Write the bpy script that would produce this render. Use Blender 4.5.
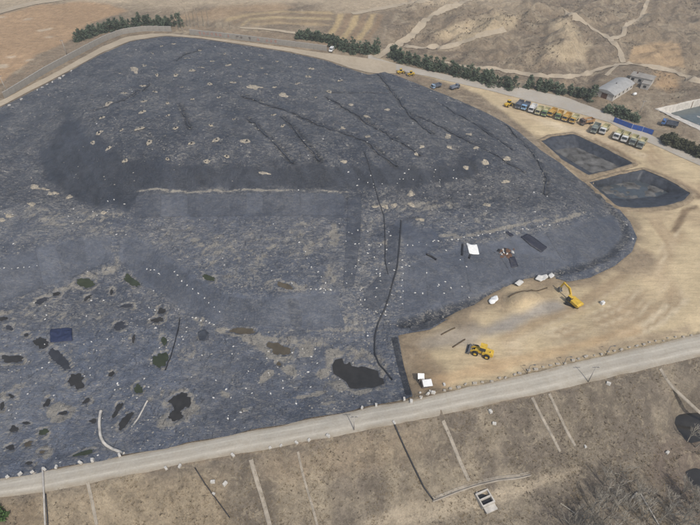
import bpy, math, random
import numpy as np
from mathutils import Vector, Matrix

# ------------------------------------------------------------------ scene, camera, light
for o in list(bpy.data.objects):
    bpy.data.objects.remove(o, do_unlink=True)
scene = bpy.context.scene
COL = scene.collection
CAMH, PITCH, FPX = 110.0, math.radians(42.0), 500.0      # metres above the dam road; focal length in photo pixels
cam = bpy.data.cameras.new('camera')
cam_ob = bpy.data.objects.new('camera', cam)
COL.objects.link(cam_ob)
cam_ob.location = (0, 0, CAMH)
cam_ob.rotation_euler = (math.pi / 2 - PITCH, 0, 0)
cam.sensor_width = 36.0
cam.lens = 36.0 * FPX / 700.0
cam.clip_start = 1.0
cam.clip_end = 9000.0
scene.camera = cam_ob

SUN_EL, SUN_AZ = math.radians(52), math.radians(155.5)   # azimuth clockwise from +Y
world = bpy.data.worlds.new('World')
scene.world = world
world.use_nodes = True
wn = world.node_tree
bg = wn.nodes['Background']
sky = wn.nodes.new('ShaderNodeTexSky')
sky.sky_type = 'NISHITA'
sky.sun_disc = False
sky.sun_elevation = SUN_EL
sky.sun_rotation = SUN_AZ
sky.air_density = 1.2
sky.dust_density = 3.0
wn.links.new(sky.outputs[0], bg.inputs[0])
bg.inputs[1].default_value = 0.12

sun = bpy.data.lights.new('sun', 'SUN')
sun.energy = 2.6
sun.angle = math.radians(1.2)
sun.color = (1.0, 0.95, 0.87)
sun_ob = bpy.data.objects.new('sun', sun)
COL.objects.link(sun_ob)
sd_ = Vector((math.sin(SUN_AZ) * math.cos(SUN_EL), math.cos(SUN_AZ) * math.cos(SUN_EL), math.sin(SUN_EL)))
sun_ob.rotation_euler = (-sd_).to_track_quat('-Z', 'Y').to_euler()
sun_ob.location = sd_ * 400

vs = scene.view_settings
vs.view_transform = 'Standard'
vs.look = 'None'
vs.gamma = 1.0
vs.use_curve_mapping = False
vs.exposure = 0.2
scene.render.engine = 'CYCLES'
try:
    scene.cycles.volume_step_rate = 4.0
    scene.cycles.volume_bounces = 0
except Exception:
    pass

RNG = np.random.default_rng(7)
random.seed(11)

# ------------------------------------------------------------------ numeric helpers
def _hash(ix, iy, seed):
    h = (ix.astype(np.int64) * 374761393 + iy.astype(np.int64) * 668265263 + seed * 1442695041) & 0xffffffff
    h = ((h ^ (h >> 13)) * 1274126177) & 0xffffffff
    return ((h ^ (h >> 16)) & 0xffff) / 65535.0

def vnoise(x, y, seed=0):
    ix, iy = np.floor(x), np.floor(y)
    fx, fy = x - ix, y - iy
    fx = fx * fx * (3 - 2 * fx); fy = fy * fy * (3 - 2 * fy)
    a = _hash(ix, iy, seed); b = _hash(ix + 1, iy, seed)
    c = _hash(ix, iy + 1, seed); d = _hash(ix + 1, iy + 1, seed)
    return (a + (b - a) * fx) * (1 - fy) + (c + (d - c) * fx) * fy

def fbm(x, y, scale, octaves=4, seed=0, gain=0.5):
    x = np.asarray(x, float) / scale; y = np.asarray(y, float) / scale
    s = 0; a = 1; t = 0
    for k in range(octaves):
        s = s + a * vnoise(x + 17.3 * k, y - 9.1 * k, seed + k); t += a
        a *= gain; x = x * 2.03; y = y * 2.03
    return s / t                                      # 0..1

def sstep(a, b, x):
    t = np.clip((x - a) / (b - a), 0, 1)
    return t * t * (3 - 2 * t)

S, C = math.sin(PITCH), math.cos(PITCH)
def rays(px):
    px = np.atleast_2d(np.asarray(px, float))
    u = (px[:, 0] - 350) / FPX; v = (px[:, 1] - 262.5) / FPX
    return np.stack([u, C - v * S, -S - v * C], 1)    # unit depth along the optical axis

def plane_hit(px, z):
    d = rays(px); t = (np.asarray(z, float) - CAMH) / d[:, 2]
    return d[:, :2] * t[:, None]

def project(x, y, z):
    dz = z - CAMH
    dep = y * C - dz * S
    up = y * S + dz * C
    ok = dep > 8
    dep = np.where(ok, dep, 8)
    return np.where(ok, 350 + FPX * x / dep, -9999), np.where(ok, 262.5 - FPX * up / dep, 9999)

def resample(pts, step=None, n=None, closed=False):
    p = np.asarray(pts, float)
    if closed: p = np.vstack([p, p[:1]])
    seg = np.linalg.norm(np.diff(p[:, :2], axis=0), axis=1)
    s = np.concatenate([[0], np.cumsum(seg)])
    if n is None: n = max(2, int(s[-1] / step) + 1)
    t = np.linspace(0, s[-1], n + 1)[:-1] if closed else np.linspace(0, s[-1], n)
    return np.stack([np.interp(t, s, p[:, k]) for k in range(p.shape[1])], 1)

def sdist(poly, X, Y):
    """signed distance to a polygon, positive inside"""
    poly = np.asarray(poly, float)
    d = np.full(X.shape, 1e18); inside = np.zeros(X.shape, bool)
    for i in range(len(poly)):
        x0, y0 = poly[i]; x1, y1 = poly[(i + 1) % len(poly)]
        ex, ey = x1 - x0, y1 - y0
        L = ex * ex + ey * ey + 1e-12
        t = np.clip(((X - x0) * ex + (Y - y0) * ey) / L, 0, 1)
        d = np.minimum(d, (X - x0 - t * ex) ** 2 + (Y - y0 - t * ey) ** 2)
        if y0 != y1:
            c = ((y0 > Y) != (y1 > Y)) & (X < ex * (Y - y0) / (y1 - y0) + x0)
            inside ^= c
    d = np.sqrt(d)
    return np.where(inside, d, -d)

def ldist(line, X, Y):
    d = np.full(X.shape, 1e18)
    line = np.asarray(line, float)
    for (x0, y0), (x1, y1) in zip(line[:-1], line[1:]):
        ex, ey = x1 - x0, y1 - y0
        t = np.clip(((X - x0) * ex + (Y - y0) * ey) / (ex * ex + ey * ey + 1e-12), 0, 1)
        d = np.minimum(d, (X - x0 - t * ex) ** 2 + (Y - y0 - t * ey) ** 2)
    return np.sqrt(d)

# ------------------------------------------------------------------ the lie of the land (photo x, photo y, height)
LINES = [
 # dam crest, both edges of the road
 [(-160, 505, 0), (0, 479, 0), (180, 445, 0), (350, 411, 0), (425, 397, 0), (520, 375, 0), (700, 335, 0), (860, 296, 0)],
 [(-160, 530, 0), (0, 496, 0), (180, 465, 0), (350, 434, 0), (520, 398, 0), (700, 357, 0), (860, 318, 0)],
 # foot of the outer slope and the ground beyond
 [(-200, 615, -13), (100, 560, -13), (300, 520, -13), (432, 500, -13), (520, 478, -12), (600, 462, -12), (700, 432, -12), (860, 392, -12)],
 [(-200, 700, -14), (200, 640, -14), (500, 600, -14), (700, 520, -14), (900, 470, -14)],
 [(-300, 790, -14), (350, 740, -15), (900, 690, -15)],
 # basin floor and the foot of its dam side
 [(-160, 497, -2.4), (0, 470, -2.4), (180, 437, -2.4), (350, 404, -2.4), (400, 394, -2.2)],
 [(-160, 440, -3), (0, 410, -3), (120, 400, -3), (240, 385, -3), (340, 375, -3), (385, 365, -2.8)],
 [(-160, 370, -3), (0, 345, -3), (110, 330, -3), (240, 350, -3), (380, 345, -2.8)],
 # foot and top of the slope round the basin
 [(-160, 335, -2.6), (0, 308, -2.6), (55, 287, -2.6), (115, 264, -2.4), (150, 290, -2.6), (195, 318, -2.6), (250, 330, -2.6), (350, 332, -2.4), (384, 328, -2)],
 [(-160, 290, 4), (0, 266, 4), (60, 246, 4), (112, 236, 4.2), (140, 240, 4), (170, 261, 4), (215, 290, 4), (262, 298, 4), (335, 293, 4), (370, 285, 4)],
 # bench above, then the smooth strip, then the dark face
 [(-160, 258, 5), (0, 238, 5), (90, 218, 5), (137, 219, 5.2), (345, 217, 5.2), (380, 225, 5.2)],
 [(137, 197, 8.4), (240, 194, 8.6), (345, 195, 8.4), (400, 196, 8.4)],
 [(137, 193, 8.8), (240, 190, 9), (345, 191, 8.8), (420, 189, 8.8), (475, 178, 9)],
 [(66, 118, 14.5), (90, 140, 14.6), (125, 160, 15), (170, 166, 15.2), (250, 167, 15.2), (340, 166, 15), (430, 168, 14.4), (478, 162, 13.6)],
 [(40, 158, 8), (48, 180, 7), (80, 203, 6), (128, 212, 6)],
 # the top of the mound
 [(100, 100, 16.2), (200, 110, 17), (300, 120, 17), (400, 135, 16), (480, 150, 13.6)],
 [(130, 70, 15), (200, 75, 16), (300, 88, 15.6), (380, 108, 14.4), (450, 132, 13)],
 [(100, 58, 12.2), (165, 47, 12.4), (240, 55, 12.4), (330, 72, 10.6), (390, 88, 8.5), (450, 110, 7.4), (505, 135, 6.6), (545, 168, 6.6), (560, 190, 7)],
 [(-60, 180, 8), (0, 160, 8.4), (40, 110, 10.6), (80, 78, 11.4)],
 [(-60, 225, 6), (0, 200, 6.6), (40, 195, 6.6)],
 # right flank: shoulder, face, foot
 [(420, 222, 7.8), (480, 215, 7.6), (530, 205, 7.4), (560, 195, 7)],
 [(405, 243, 7), (480, 236, 7), (540, 226, 6.8), (580, 210, 6)],
 [(400, 262, 5.6), (440, 252, 6.2)],
 [(398, 320, 0.2), (440, 312, 0.2), (490, 294, 0.3), (545, 277, 0.3), (590, 268, 0.3), (622, 245, 0.3), (622, 228, 0.4), (600, 205, 0.6), (575, 187, 0.8), (545, 164, 1), (515, 138, 1.4)],
 # rim of the mound at the yard and the back road
 [(412, 335, -0.2), (445, 319, 0), (490, 299, 0), (550, 281, 0), (595, 280, 0), (640, 248, 0), (634, 220, 0), (605, 193, 0.1), (565, 163, 0.3), (525, 134, 0.6), (505, 122, 1)],
 [(480, 108, 1.8), (450, 96, 2.4), (420, 83, 3.4), (386, 70, 5), (352, 68, 6.6), (310, 57, 8.4), (270, 50, 9.6), (220, 42, 10.6), (170, 36, 11.2), (130, 41, 11.2), (100, 54, 11), (60, 76, 10.6), (0, 107, 10), (-120, 172, 9)],
 [(172, 31, 11.2), (120, 36, 11.2), (60, 70, 10.6), (0, 101, 10), (-120, 166, 9)],
 [(330, 54, 8.2), (270, 46, 9.8), (220, 39, 10.8)],
 # yard
 [(398, 340, 0), (405, 370, 0), (414, 397, 0)],
 [(440, 360, 0), (520, 340, 0), (620, 310, 0), (700, 290, 0), (860, 260, 0)],
 [(470, 330, 0), (560, 300, 0), (660, 250, 0), (700, 225, 0), (860, 215, 0)],
 [(660, 215, 0), (700, 185, 0), (640, 150, 0), (580, 128, 0.3), (530, 112, 0.7), (500, 104, 1.2), (460, 92, 2.4)],
 # the back road on the right
 [(385, 58, 5.6), (420, 70, 4.2), (480, 85, 2.4), (530, 97, 1.2), (580, 107, 0.7), (640, 132, 0.4), (700, 158, 0.2), (860, 226, 0)],
 [(390, 52, 5.8), (450, 66, 4), (515, 86, 2.4), (570, 97, 1.4), (620, 116, 1), (660, 134, 0.6), (720, 158, 0.4)],
 # fields and hills behind
 [(-120, 120, 11), (0, 75, 12.5), (60, 40, 13), (120, 20, 14), (200, 20, 13.5), (290, 30, 12), (360, 30, 9)],
 [(-150, 30, 16), (0, 15, 16), (100, 4, 16), (220, 6, 16), (330, 8, 14), (400, 15, 10)],
 [(-200, -25, 20), (100, -30, 21), (350, -30, 18), (500, -25, 16), (700, -20, 14), (900, 0, 12)],
 [(450, 45, 5.5), (500, 50, 6), (550, 60, 5), (600, 64, 3.8), (650, 66, 3.6), (700, 78, 3)],
 [(480, 28, 11), (500, 22, 12), (520, 26, 10)],
 [(555, 18, 14), (575, 34, 11), (560, 48, 11), (548, 52, 9), (590, 50, 8)],
 [(630, 38, 7), (660, 30, 8), (700, 36, 7), (640, 10, 10), (700, 8, 11), (860, 50, 6)],
 [(600, 95, 2.2), (630, 92, 2), (650, 80, 2.8), (680, 95, 1.8), (660, 118, 1.2), (700, 98, 1.6), (700, 135, 0.6)],
]
ctrl = []
for L in LINES:
    a = np.array(L, float)
    w = np.column_stack([plane_hit(a[:, :2], a[:, 2]), a[:, 2]])
    ctrl.append(resample(w, step=14))
for cx, cy, cz in ((-700, 700, 30), (0, 760, 32), (700, 700, 24), (-700, 200, 12), (700, 200, 2), (-600, -100, -14), (600, -100, -15), (0, -150, -15)):
    ctrl.append(np.array([[cx, cy, cz]], float))
ctrl = np.vstack(ctrl)
def rbf_fit(P):
    n = len(P)
    D = np.hypot(P[:, None, 0] - P[None, :, 0], P[:, None, 1] - P[None, :, 1])
    A = np.zeros((n + 3, n + 3))
    A[:n, :n] = -D + np.eye(n) * 0.6
    A[:n, n] = 1; A[:n, n + 1:] = P[:, :2] / 100
    A[n, :n] = 1; A[n + 1:, :n] = P[:, :2].T / 100
    b = np.zeros(n + 3); b[:n] = P[:, 2]
    return np.linalg.solve(A, b)
wts = rbf_fit(ctrl)
GX0, GY0, GS = -480.0, -30.0, 1.5
NX, NY = 641, 441
gx = GX0 + GS * np.arange(NX); gy = GY0 + GS * np.arange(NY)
GXX, GYY = np.meshgrid(gx, gy)
HG = np.zeros((NY, NX))
for r in range(0, NY, 20):
    X = GXX[r:r + 20].ravel(); Y = GYY[r:r + 20].ravel()
    D = np.sqrt((X[:, None] - ctrl[None, :, 0]) ** 2 + (Y[:, None] - ctrl[None, :, 1]) ** 2)
    n = len(ctrl)
    HG[r:r + 20] = (-D @ wts[:n] + wts[n] + X / 100 * wts[n + 1] + Y / 100 * wts[n + 2]).reshape(-1, NX)

def H(x, y):
    fx = np.clip((np.asarray(x, float) - GX0) / GS, 0, NX - 1.001); fy = np.clip((np.asarray(y, float) - GY0) / GS, 0, NY - 1.001)
    ix = fx.astype(int); iy = fy.astype(int); fx = fx - ix; fy = fy - iy
    return ((HG[iy, ix] * (1 - fx) + HG[iy, ix + 1] * fx) * (1 - fy) + (HG[iy + 1, ix] * (1 - fx) + HG[iy + 1, ix + 1] * fx) * fy)

def cast(px):
    """photo pixels -> points on the land"""
    d = rays(px); n = len(d)
    t0 = np.full(n, 60.0); hit = np.full(n, 1e4)
    for t in np.arange(60, 900, 2.0):
        p = d * t
        below = (CAMH + p[:, 2] < H(p[:, 0], p[:, 1])) & (hit > 9e3)
        hit[below] = t
        if (hit < 9e3).all(): break
    lo = hit - 2.0; hi = hit.copy()
    for _ in range(14):
        m = (lo + hi) / 2; p = d * m[:, None]
        b = CAMH + p[:, 2] < H(p[:, 0], p[:, 1])
        hi = np.where(b, m, hi); lo = np.where(b, lo, m)
    p = d * hi[:, None]
    return np.column_stack([p[:, :2], H(p[:, 0], p[:, 1])])
def cast1(x, y): return cast([(x, y)])[0]

# hummocks and gullies on the hills, small unevenness on the yard and the outer slope
PX, PY = project(GXX, GYY, HG)
HILL = [(384, 50), (420, 64), (515, 83), (590, 99), (640, 126), (700, 150), (1200, 300), (1500, -200), (300, -200), (395, 10)]
hm = sstep(-2, 14, sdist(HILL, PX, PY))
gul = 1 - np.abs(2 * fbm(GXX, GYY, 38, 4, 5) - 1)
build_flat = sstep(26, 42, np.hypot(PX - 626, (PY - 86) * 1.4))
basin_flat = sstep(7, 22, -sdist([(655, 108), (720, 94), (760, 140), (700, 130)], PX, PY))
gul2 = 1 - np.abs(2 * fbm(GXX + 6 * gul, GYY, 15, 4, 15) - 1)
HG += hm * build_flat * basin_flat * ((fbm(GXX, GYY, 30, 4, 3) - .5) * 7 - (gul - .6) * 7.5 - (gul2 - .6) * 5 - (1 - np.abs(2 * fbm(GXX, GYY, 9, 3, 18) - 1) - .6) * 2.8)
for ex, ey, er, eh in ((566, 40, 17, 7.0), (568, 18, 13, 5.0), (500, 22, 20, 6.0), (545, 56, 9, 3.0), (600, 52, 9, 3), (478, 52, 12, 3.5), (640, 32, 14, 4), (530, 8, 14, 5)):
    dx_, dy_ = PX - ex, (PY - ey) * 1.9; rr = np.hypot(dx_, dy_) / er; th = np.arctan2(dy_, dx_)
    HG += eh * np.exp(-rr ** 2 * 1.6) * (.75 + .3 * np.sin(7 * th + ex) * np.minimum(rr * 1.6, 1) + .5 * (fbm(GXX, GYY, 8, 3, int(ex)) - .5)) * hm
WALLB = [(-300, 220), (5, 97), (46, 71), (85, 49), (123, 31), (150, 28), (190, 31), (270, 41), (330, 49), (384, 48), (395, 10), (300, -200), (-900, -200), (-900, 220)]
lm = sstep(0, 12, sdist(WALLB, PX, PY))
HG += lm * (fbm(GXX, GYY, 45, 3, 9) - .5) * 3.5
OUTER = [(-900, 640), (-160, 534), (0, 499), (180, 468), (350, 437), (520, 401), (700, 360), (900, 312), (2500, 700), (2500, 9990), (-2500, 9990)]
om = sstep(0, 14, sdist(OUTER, PX, PY))
HG += om * ((fbm(GXX, GYY, 9, 3, 21) - .5) * 0.9)

hq = np.hypot((PX - 527) / 26, (PY - 302) / 11); HG += (1.3 + 2.2 * fbm(GXX, GYY, 4, 3, 26)) * sstep(1.0, .35, hq + (fbm(GXX, GYY, 5, 3, 25) - .5) * .8)
hq = np.hypot((PX - 455) / 34, (PY - 332) / 8); HG += .8 * sstep(1.0, .2, hq + (fbm(GXX, GYY, 5, 3, 27) - .5) * .7)

# ------------------------------------------------------------------ mesh helpers
def mesh_obj(name, verts, faces, mat, parent=None, smooth=False, kind=None):
    me = bpy.data.meshes.new(name)
    if isinstance(faces, np.ndarray):
        nv, nf, k = len(verts), len(faces), faces.shape[1]
        me.vertices.add(nv); me.vertices.foreach_set('co', np.asarray(verts, np.float32).ravel())
        me.loops.add(nf * k); me.loops.foreach_set('vertex_index', faces.astype(np.int32).ravel())
        me.polygons.add(nf); me.polygons.foreach_set('loop_start', np.arange(0, nf * k, k, dtype=np.int32))
        me.update(calc_edges=True); me.validate()
    else:
        me.from_pydata([tuple(v) for v in verts], [], faces)
        me.update()
    if smooth: me.polygons.foreach_set('use_smooth', np.ones(len(me.polygons), bool))
    if mat: me.materials.append(mat)
    o = bpy.data.objects.new(name, me)
    COL.objects.link(o)
    if parent: o.parent = parent
    if kind: o['kind'] = kind
    return o

def add_attr(o, name, data, typ='FLOAT'):
    a = o.data.attributes.new(name, typ, 'POINT')
    if typ == 'FLOAT': a.data.foreach_set('value', np.asarray(data, np.float32).ravel())
    else:
        d = np.ones((len(data), 4), np.float32); d[:, :3] = data
        a.data.foreach_set('color', d.ravel())

class MB:
    """collects simple shapes into one mesh"""
    def __init__(s): s.v = []; s.f = []
    def add(s, v, f):
        n = len(s.v); s.v += [tuple(p) for p in v]; s.f += [tuple(i + n for i in q) for q in f]; return s
    def box(s, c, d, M=None, taper=1.0):
        v = []
        for z in (-1, 1):
            k = taper if z > 0 else 1.0
            for x, y in ((-1, -1), (1, -1), (1, 1), (-1, 1)):
                p = Vector((x * d[0] / 2 * k, y * d[1] / 2 * k, z * d[2] / 2))
                if M: p = M @ p
                v.append((p.x + c[0], p.y + c[1], p.z + c[2]))
        return s.add(v, [(3, 2, 1, 0), (4, 5, 6, 7), (0, 1, 5, 4), (1, 2, 6, 5), (2, 3, 7, 6), (3, 0, 4, 7)])
    def prism(s, prof, y0, y1):
        """profile in x,z extruded along y"""
        n = len(prof)
        v = [(x, y0, z) for x, z in prof] + [(x, y1, z) for x, z in prof]
        f = [tuple(range(n)), tuple(range(2 * n - 1, n - 1, -1))]
        f += [(i, i + n, (i + 1) % n + n, (i + 1) % n) for i in range(n)]
        return s.add(v, f)
    def cyl(s, a, b, r0, r1=None, n=8, cap=True):
        a, b = Vector(a), Vector(b); r1 = r0 if r1 is None else r1
        ax = (b - a); ax = ax.normalized() if ax.length > 1e-9 else Vector((0, 0, 1))
        t = Vector((0, 0, 1)) if abs(ax.z) < .9 else Vector((1, 0, 0))
        p = ax.cross(t).normalized(); q = ax.cross(p)
        v = []
        for e, r in ((a, r0), (b, r1)):
            for i in range(n):
                w = 2 * math.pi * i / n
                v.append(e + (p * math.cos(w) + q * math.sin(w)) * r)
        f = [(i, (i + 1) % n, (i + 1) % n + n, i + n) for i in range(n)]
        if cap: f += [tuple(range(n - 1, -1, -1)), tuple(range(n, 2 * n))]
        return s.add(v, f)
    def obj(s, name, mat, parent=None, smooth=False, bevel=0):
        o = mesh_obj(name, s.v, s.f, mat, parent, smooth)
        if bevel:
            m = o.modifiers.new('bevel', 'BEVEL'); m.width = bevel; m.segments = 2; m.limit_method = 'ANGLE'
        return o

def tag(o, label, cat, group=None):
    o['label'] = label; o['category'] = cat
    if group: o['group'] = group
    return o
def thing(name, label, cat, loc=(0, 0, 0), rz=0, group=None, scale=1):
    o = bpy.data.objects.new(name, None); COL.objects.link(o)
    o.location = tuple(loc); o.rotation_euler = (0, 0, rz); o.scale = (scale,) * 3
    o.empty_display_size = 0.5
    return tag(o, label, cat, group)
def copy_tree(o, parent=None):
    c = o.copy(); COL.objects.link(c); c.parent = parent
    for ch in list(o.children): copy_tree(ch, c)
    return c

def grid_fill(poly, step, zf, snap=True):
    """regular grid clipped to a polygon in plan; rim vertices pulled onto the outline"""
    poly = np.asarray(poly, float)[:, :2]
    x = np.arange(poly[:, 0].min() - step, poly[:, 0].max() + step, step); y = np.arange(poly[:, 1].min() - step, poly[:, 1].max() + step, step)
    X, Y = np.meshgrid(x, y)
    s = sdist(poly, X, Y)
    ins = s > -step * 0.35
    q = ins[:-1, :-1] & ins[:-1, 1:] & ins[1:, :-1] & ins[1:, 1:]
    idx = np.arange(X.size).reshape(X.shape)
    F = np.stack([idx[:-1, :-1][q], idx[:-1, 1:][q], idx[1:, 1:][q], idx[1:, :-1][q]], 1)
    if len(F) == 0: return None
    used, inv = np.unique(F, return_inverse=True)
    F = inv.reshape(F.shape)
    vx = X.ravel()[used]; vy = Y.ravel()[used]
    if snap:
        cnt = np.bincount(F.ravel(), minlength=len(used))
        b = np.where(cnt < 4)[0]
        P = np.stack([vx[b], vy[b]], 1)
        best = np.full(len(b), 1e18); bp = P.copy()
        for i in range(len(poly)):
            p0 = poly[i]; e = poly[(i + 1) % len(poly)] - p0
            t = np.clip(((P - p0) @ e) / (e @ e + 1e-12), 0, 1)
            c = p0 + t[:, None] * e; d = ((P - c) ** 2).sum(1)
            m = d < best; best[m] = d[m]; bp[m] = c[m]
        m = best < (step * 1.6) ** 2
        vx[b[m]] = bp[m, 0]; vy[b[m]] = bp[m, 1]
    return np.column_stack([vx, vy, zf(vx, vy)]), F

def blob_px(cx, cy, rx, ry, rot=0, seed=0, n=36, rough=.3):
    r = np.random.default_rng(seed + 1000); a = np.linspace(0, 2 * math.pi, n, endpoint=False)
    k = np.clip(1 + rough * sum(r.uniform(-1, 1) * np.sin(m * a + r.uniform(0, 6.3)) / m ** .45 for m in (2, 3, 4, 5, 7, 9, 12, 17)), .3, 1.7)
    x = rx * k * np.cos(a); y = ry * k * np.sin(a); c, s = math.cos(math.radians(rot)), math.sin(math.radians(rot))
    return np.stack([cx + x * c - y * s, cy + x * s + y * c], 1)

def ribbon(name, left_px, right_px, mat, off=.12, step=3.0, nx=5, kind='structure', edge=0.0, seed=0):
    """a strip of ground between two edges given in the photograph"""
    A = cast(resample(left_px, step=4)); B = cast(resample(right_px, step=4))
    n = int(max(np.linalg.norm(np.diff(A[:, :2], axis=0), axis=1).sum(), 4) / step) + 2
    A = resample(A, n=n); B = resample(B, n=n)
    t = np.linspace(0, 1, nx)
    V = A[:, None, :2] * (1 - t)[None, :, None] + B[:, None, :2] * t[None, :, None]
    if edge:
        j = (fbm(np.arange(n) * step, np.zeros(n), 5, 3, seed) - .5) * 2 * edge
        k = (fbm(np.arange(n) * step, np.zeros(n), 5, 3, seed + 50) - .5) * 2 * edge
        D = B[:, :2] - A[:, :2]; D /= np.linalg.norm(D, axis=1)[:, None] + 1e-9
        V[:, 0] += D * j[:, None]; V[:, -1] += D * k[:, None]
    V = V.reshape(-1, 2)
    V = np.column_stack([V, H(V[:, 0], V[:, 1]) + off])
    i = np.arange((n - 1) * (nx - 1)); r, c = i // (nx - 1), i % (nx - 1)
    F = np.stack([r * nx + c, (r + 1) * nx + c, (r + 1) * nx + c + 1, r * nx + c + 1], 1)
    o = mesh_obj(name, V, F, mat, None, True, kind)
    add_attr(o, 'across', np.tile(t, n))
    if V[F[0]][:, :2].size:
        p = V[F[0]]; nz = np.cross(p[1] - p[0], p[2] - p[0])[2]
        if nz < 0: o.data.flip_normals()
    return o

def line_ribbon(name, px, width, mat, off=.12, step=2.0, kind='structure', edge=.4, seed=0):
    P = cast(resample(px, step=3)); P = resample(P, step=step)
    return world_ribbon(name, P, width, mat, off, kind, edge, seed)
def world_ribbon(name, P, width, mat, off=.12, kind='structure', edge=.4, seed=0):
    T = np.gradient(P[:, :2], axis=0); T /= np.linalg.norm(T, axis=1)[:, None] + 1e-9
    N = np.stack([-T[:, 1], T[:, 0]], 1); n = len(P); s = np.arange(n) * 2.0
    cols = []
    for k, t in enumerate((-.5, -.17, .17, .5)):
        w = width * t + (edge * (fbm(s, s * 0 + k, 6, 3, seed + k) - .5) * 2 if edge and k in (0, 3) else 0)
        q = P[:, :2] + N * (w if np.ndim(w) == 0 else w[:, None])
        cols.append(np.column_stack([q, H(q[:, 0], q[:, 1]) + off]))
    V = np.stack(cols, 1).reshape(-1, 3)
    i = np.arange((n - 1) * 3); r, c = i // 3, i % 3
    F = np.stack([r * 4 + c, r * 4 + c + 1, (r + 1) * 4 + c + 1, (r + 1) * 4 + c], 1)
    o = mesh_obj(name, V, F, mat, None, True, kind)
    p = V[F[0]]
    if np.cross(p[1] - p[0], p[2] - p[0])[2] < 0: o.data.flip_normals()
    return o

def tube_px(name, px, r, mat, lift=None, parent=None, nseg=6, step=1.5):
    P = resample(cast(resample(px, step=3)), step=step)
    P[:, 2] = H(P[:, 0], P[:, 1]) + (r * .8 if lift is None else lift)
    return tube(name, P, r, mat, parent, nseg)
def tube(name, P, r, mat, parent=None, nseg=6):
    n = len(P); T = np.gradient(P, axis=0); T /= np.linalg.norm(T, axis=1)[:, None] + 1e-9
    U = np.tile([0, 0, 1.0], (n, 1)); N = np.cross(T, U); N /= np.linalg.norm(N, axis=1)[:, None] + 1e-9; B = np.cross(N, T)
    a = np.linspace(0, 2 * math.pi, nseg, endpoint=False)
    V = P[:, None] + r * (np.cos(a)[None, :, None] * N[:, None] + np.sin(a)[None, :, None] * B[:, None])
    i = np.arange((n - 1) * nseg); q, c = i // nseg, i % nseg; c2 = (c + 1) % nseg
    F = [tuple(f) for f in np.stack([q * nseg + c, q * nseg + c2, (q + 1) * nseg + c2, (q + 1) * nseg + c], 1)]
    F += [tuple(range(nseg)), tuple(range((n - 1) * nseg, n * nseg))[::-1]]
    return mesh_obj(name, V.reshape(-1, 3), F, mat, parent, True)

# ------------------------------------------------------------------ materials
class NT:
    def __init__(s, name, rough=.9, spec=.3):
        s.m = bpy.data.materials.new(name); s.m.use_nodes = True; s.t = s.m.node_tree
        s.b = s.t.nodes['Principled BSDF']; s.b.inputs['Roughness'].default_value = rough
        s.b.inputs['Specular IOR Level'].default_value = spec
        s.co = s.t.nodes.new('ShaderNodeNewGeometry').outputs['Position']
    def n(s, typ, **kw):
        x = s.t.nodes.new(typ)
        for k, v in kw.items(): setattr(x, k, v)
        return x
    def L(s, a, b): s.t.links.new(a, b)
    def put(s, sock, v):
        if hasattr(v, 'is_output'): s.L(v, sock)
        elif isinstance(v, (tuple, list)) and len(v) == 3 and len(sock.default_value) == 4: sock.default_value = (*v, 1)
        else: sock.default_value = v
    def object_coords(s): s.co = s.n('ShaderNodeTexCoord').outputs['Object']
    def mapping(s, scale, rot=(0, 0, 0)):
        x = s.n('ShaderNodeMapping'); s.L(s.co, x.inputs[0]); x.inputs['Scale'].default_value = scale; x.inputs['Rotation'].default_value = rot
        return x.outputs[0]
    def noise(s, scale, detail=4, rough=.6, co=None, dist=0, col=False):
        x = s.n('ShaderNodeTexNoise'); s.L(co or s.co, x.inputs['Vector'])
        x.inputs['Scale'].default_value = scale; x.inputs['Detail'].default_value = detail; x.inputs['Roughness'].default_value = rough; x.inputs['Distortion'].default_value = dist
        return x.outputs['Color' if col else 'Fac']
    def ramp(s, v, a, b, lo=0.0, hi=1.0):
        x = s.n('ShaderNodeMapRange'); x.clamp = True; s.put(x.inputs[0], v)
        for i, k in zip((1, 2, 3, 4), (a, b, lo, hi)): s.put(x.inputs[i], k)
        return x.outputs[0]
    def math(s, op, a, b=0.0):
        x = s.n('ShaderNodeMath', operation=op); s.put(x.inputs[0], a); s.put(x.inputs[1], b); return x.outputs[0]
    def mix(s, f, a, b, mode='MIX'):
        x = s.n('ShaderNodeMix', data_type='RGBA', blend_type=mode); s.put(x.inputs[0], f); s.put(x.inputs[6], a); s.put(x.inputs[7], b); return x.outputs[2]
    def attr(s, name): return s.n('ShaderNodeAttribute', attribute_name=name)
    def bump(s, h, strength, dist):
        x = s.n('ShaderNodeBump'); x.inputs['Strength'].default_value = strength; x.inputs['Distance'].default_value = dist
        s.L(h, x.inputs['Height']); s.L(x.outputs[0], s.b.inputs['Normal'])
    def col(s, v): s.put(s.b.inputs['Base Color'], v); return s

def plain(name, color, rough=.6, spec=.4, var=.25, scale=2.0, metal=0, obj=True, bump=0):
    k = NT(name, rough, spec)
    if obj: k.object_coords()
    f = k.noise(scale, 5, .65)
    d = tuple(c * (1 - var) for c in color); l = tuple(min(1, c * (1 + var * .6)) for c in color)
    k.col(k.mix(k.ramp(f, .3, .7), d, l)); k.b.inputs['Metallic'].default_value = metal
    if bump: k.bump(f, .6, bump)
    return k.m

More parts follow.
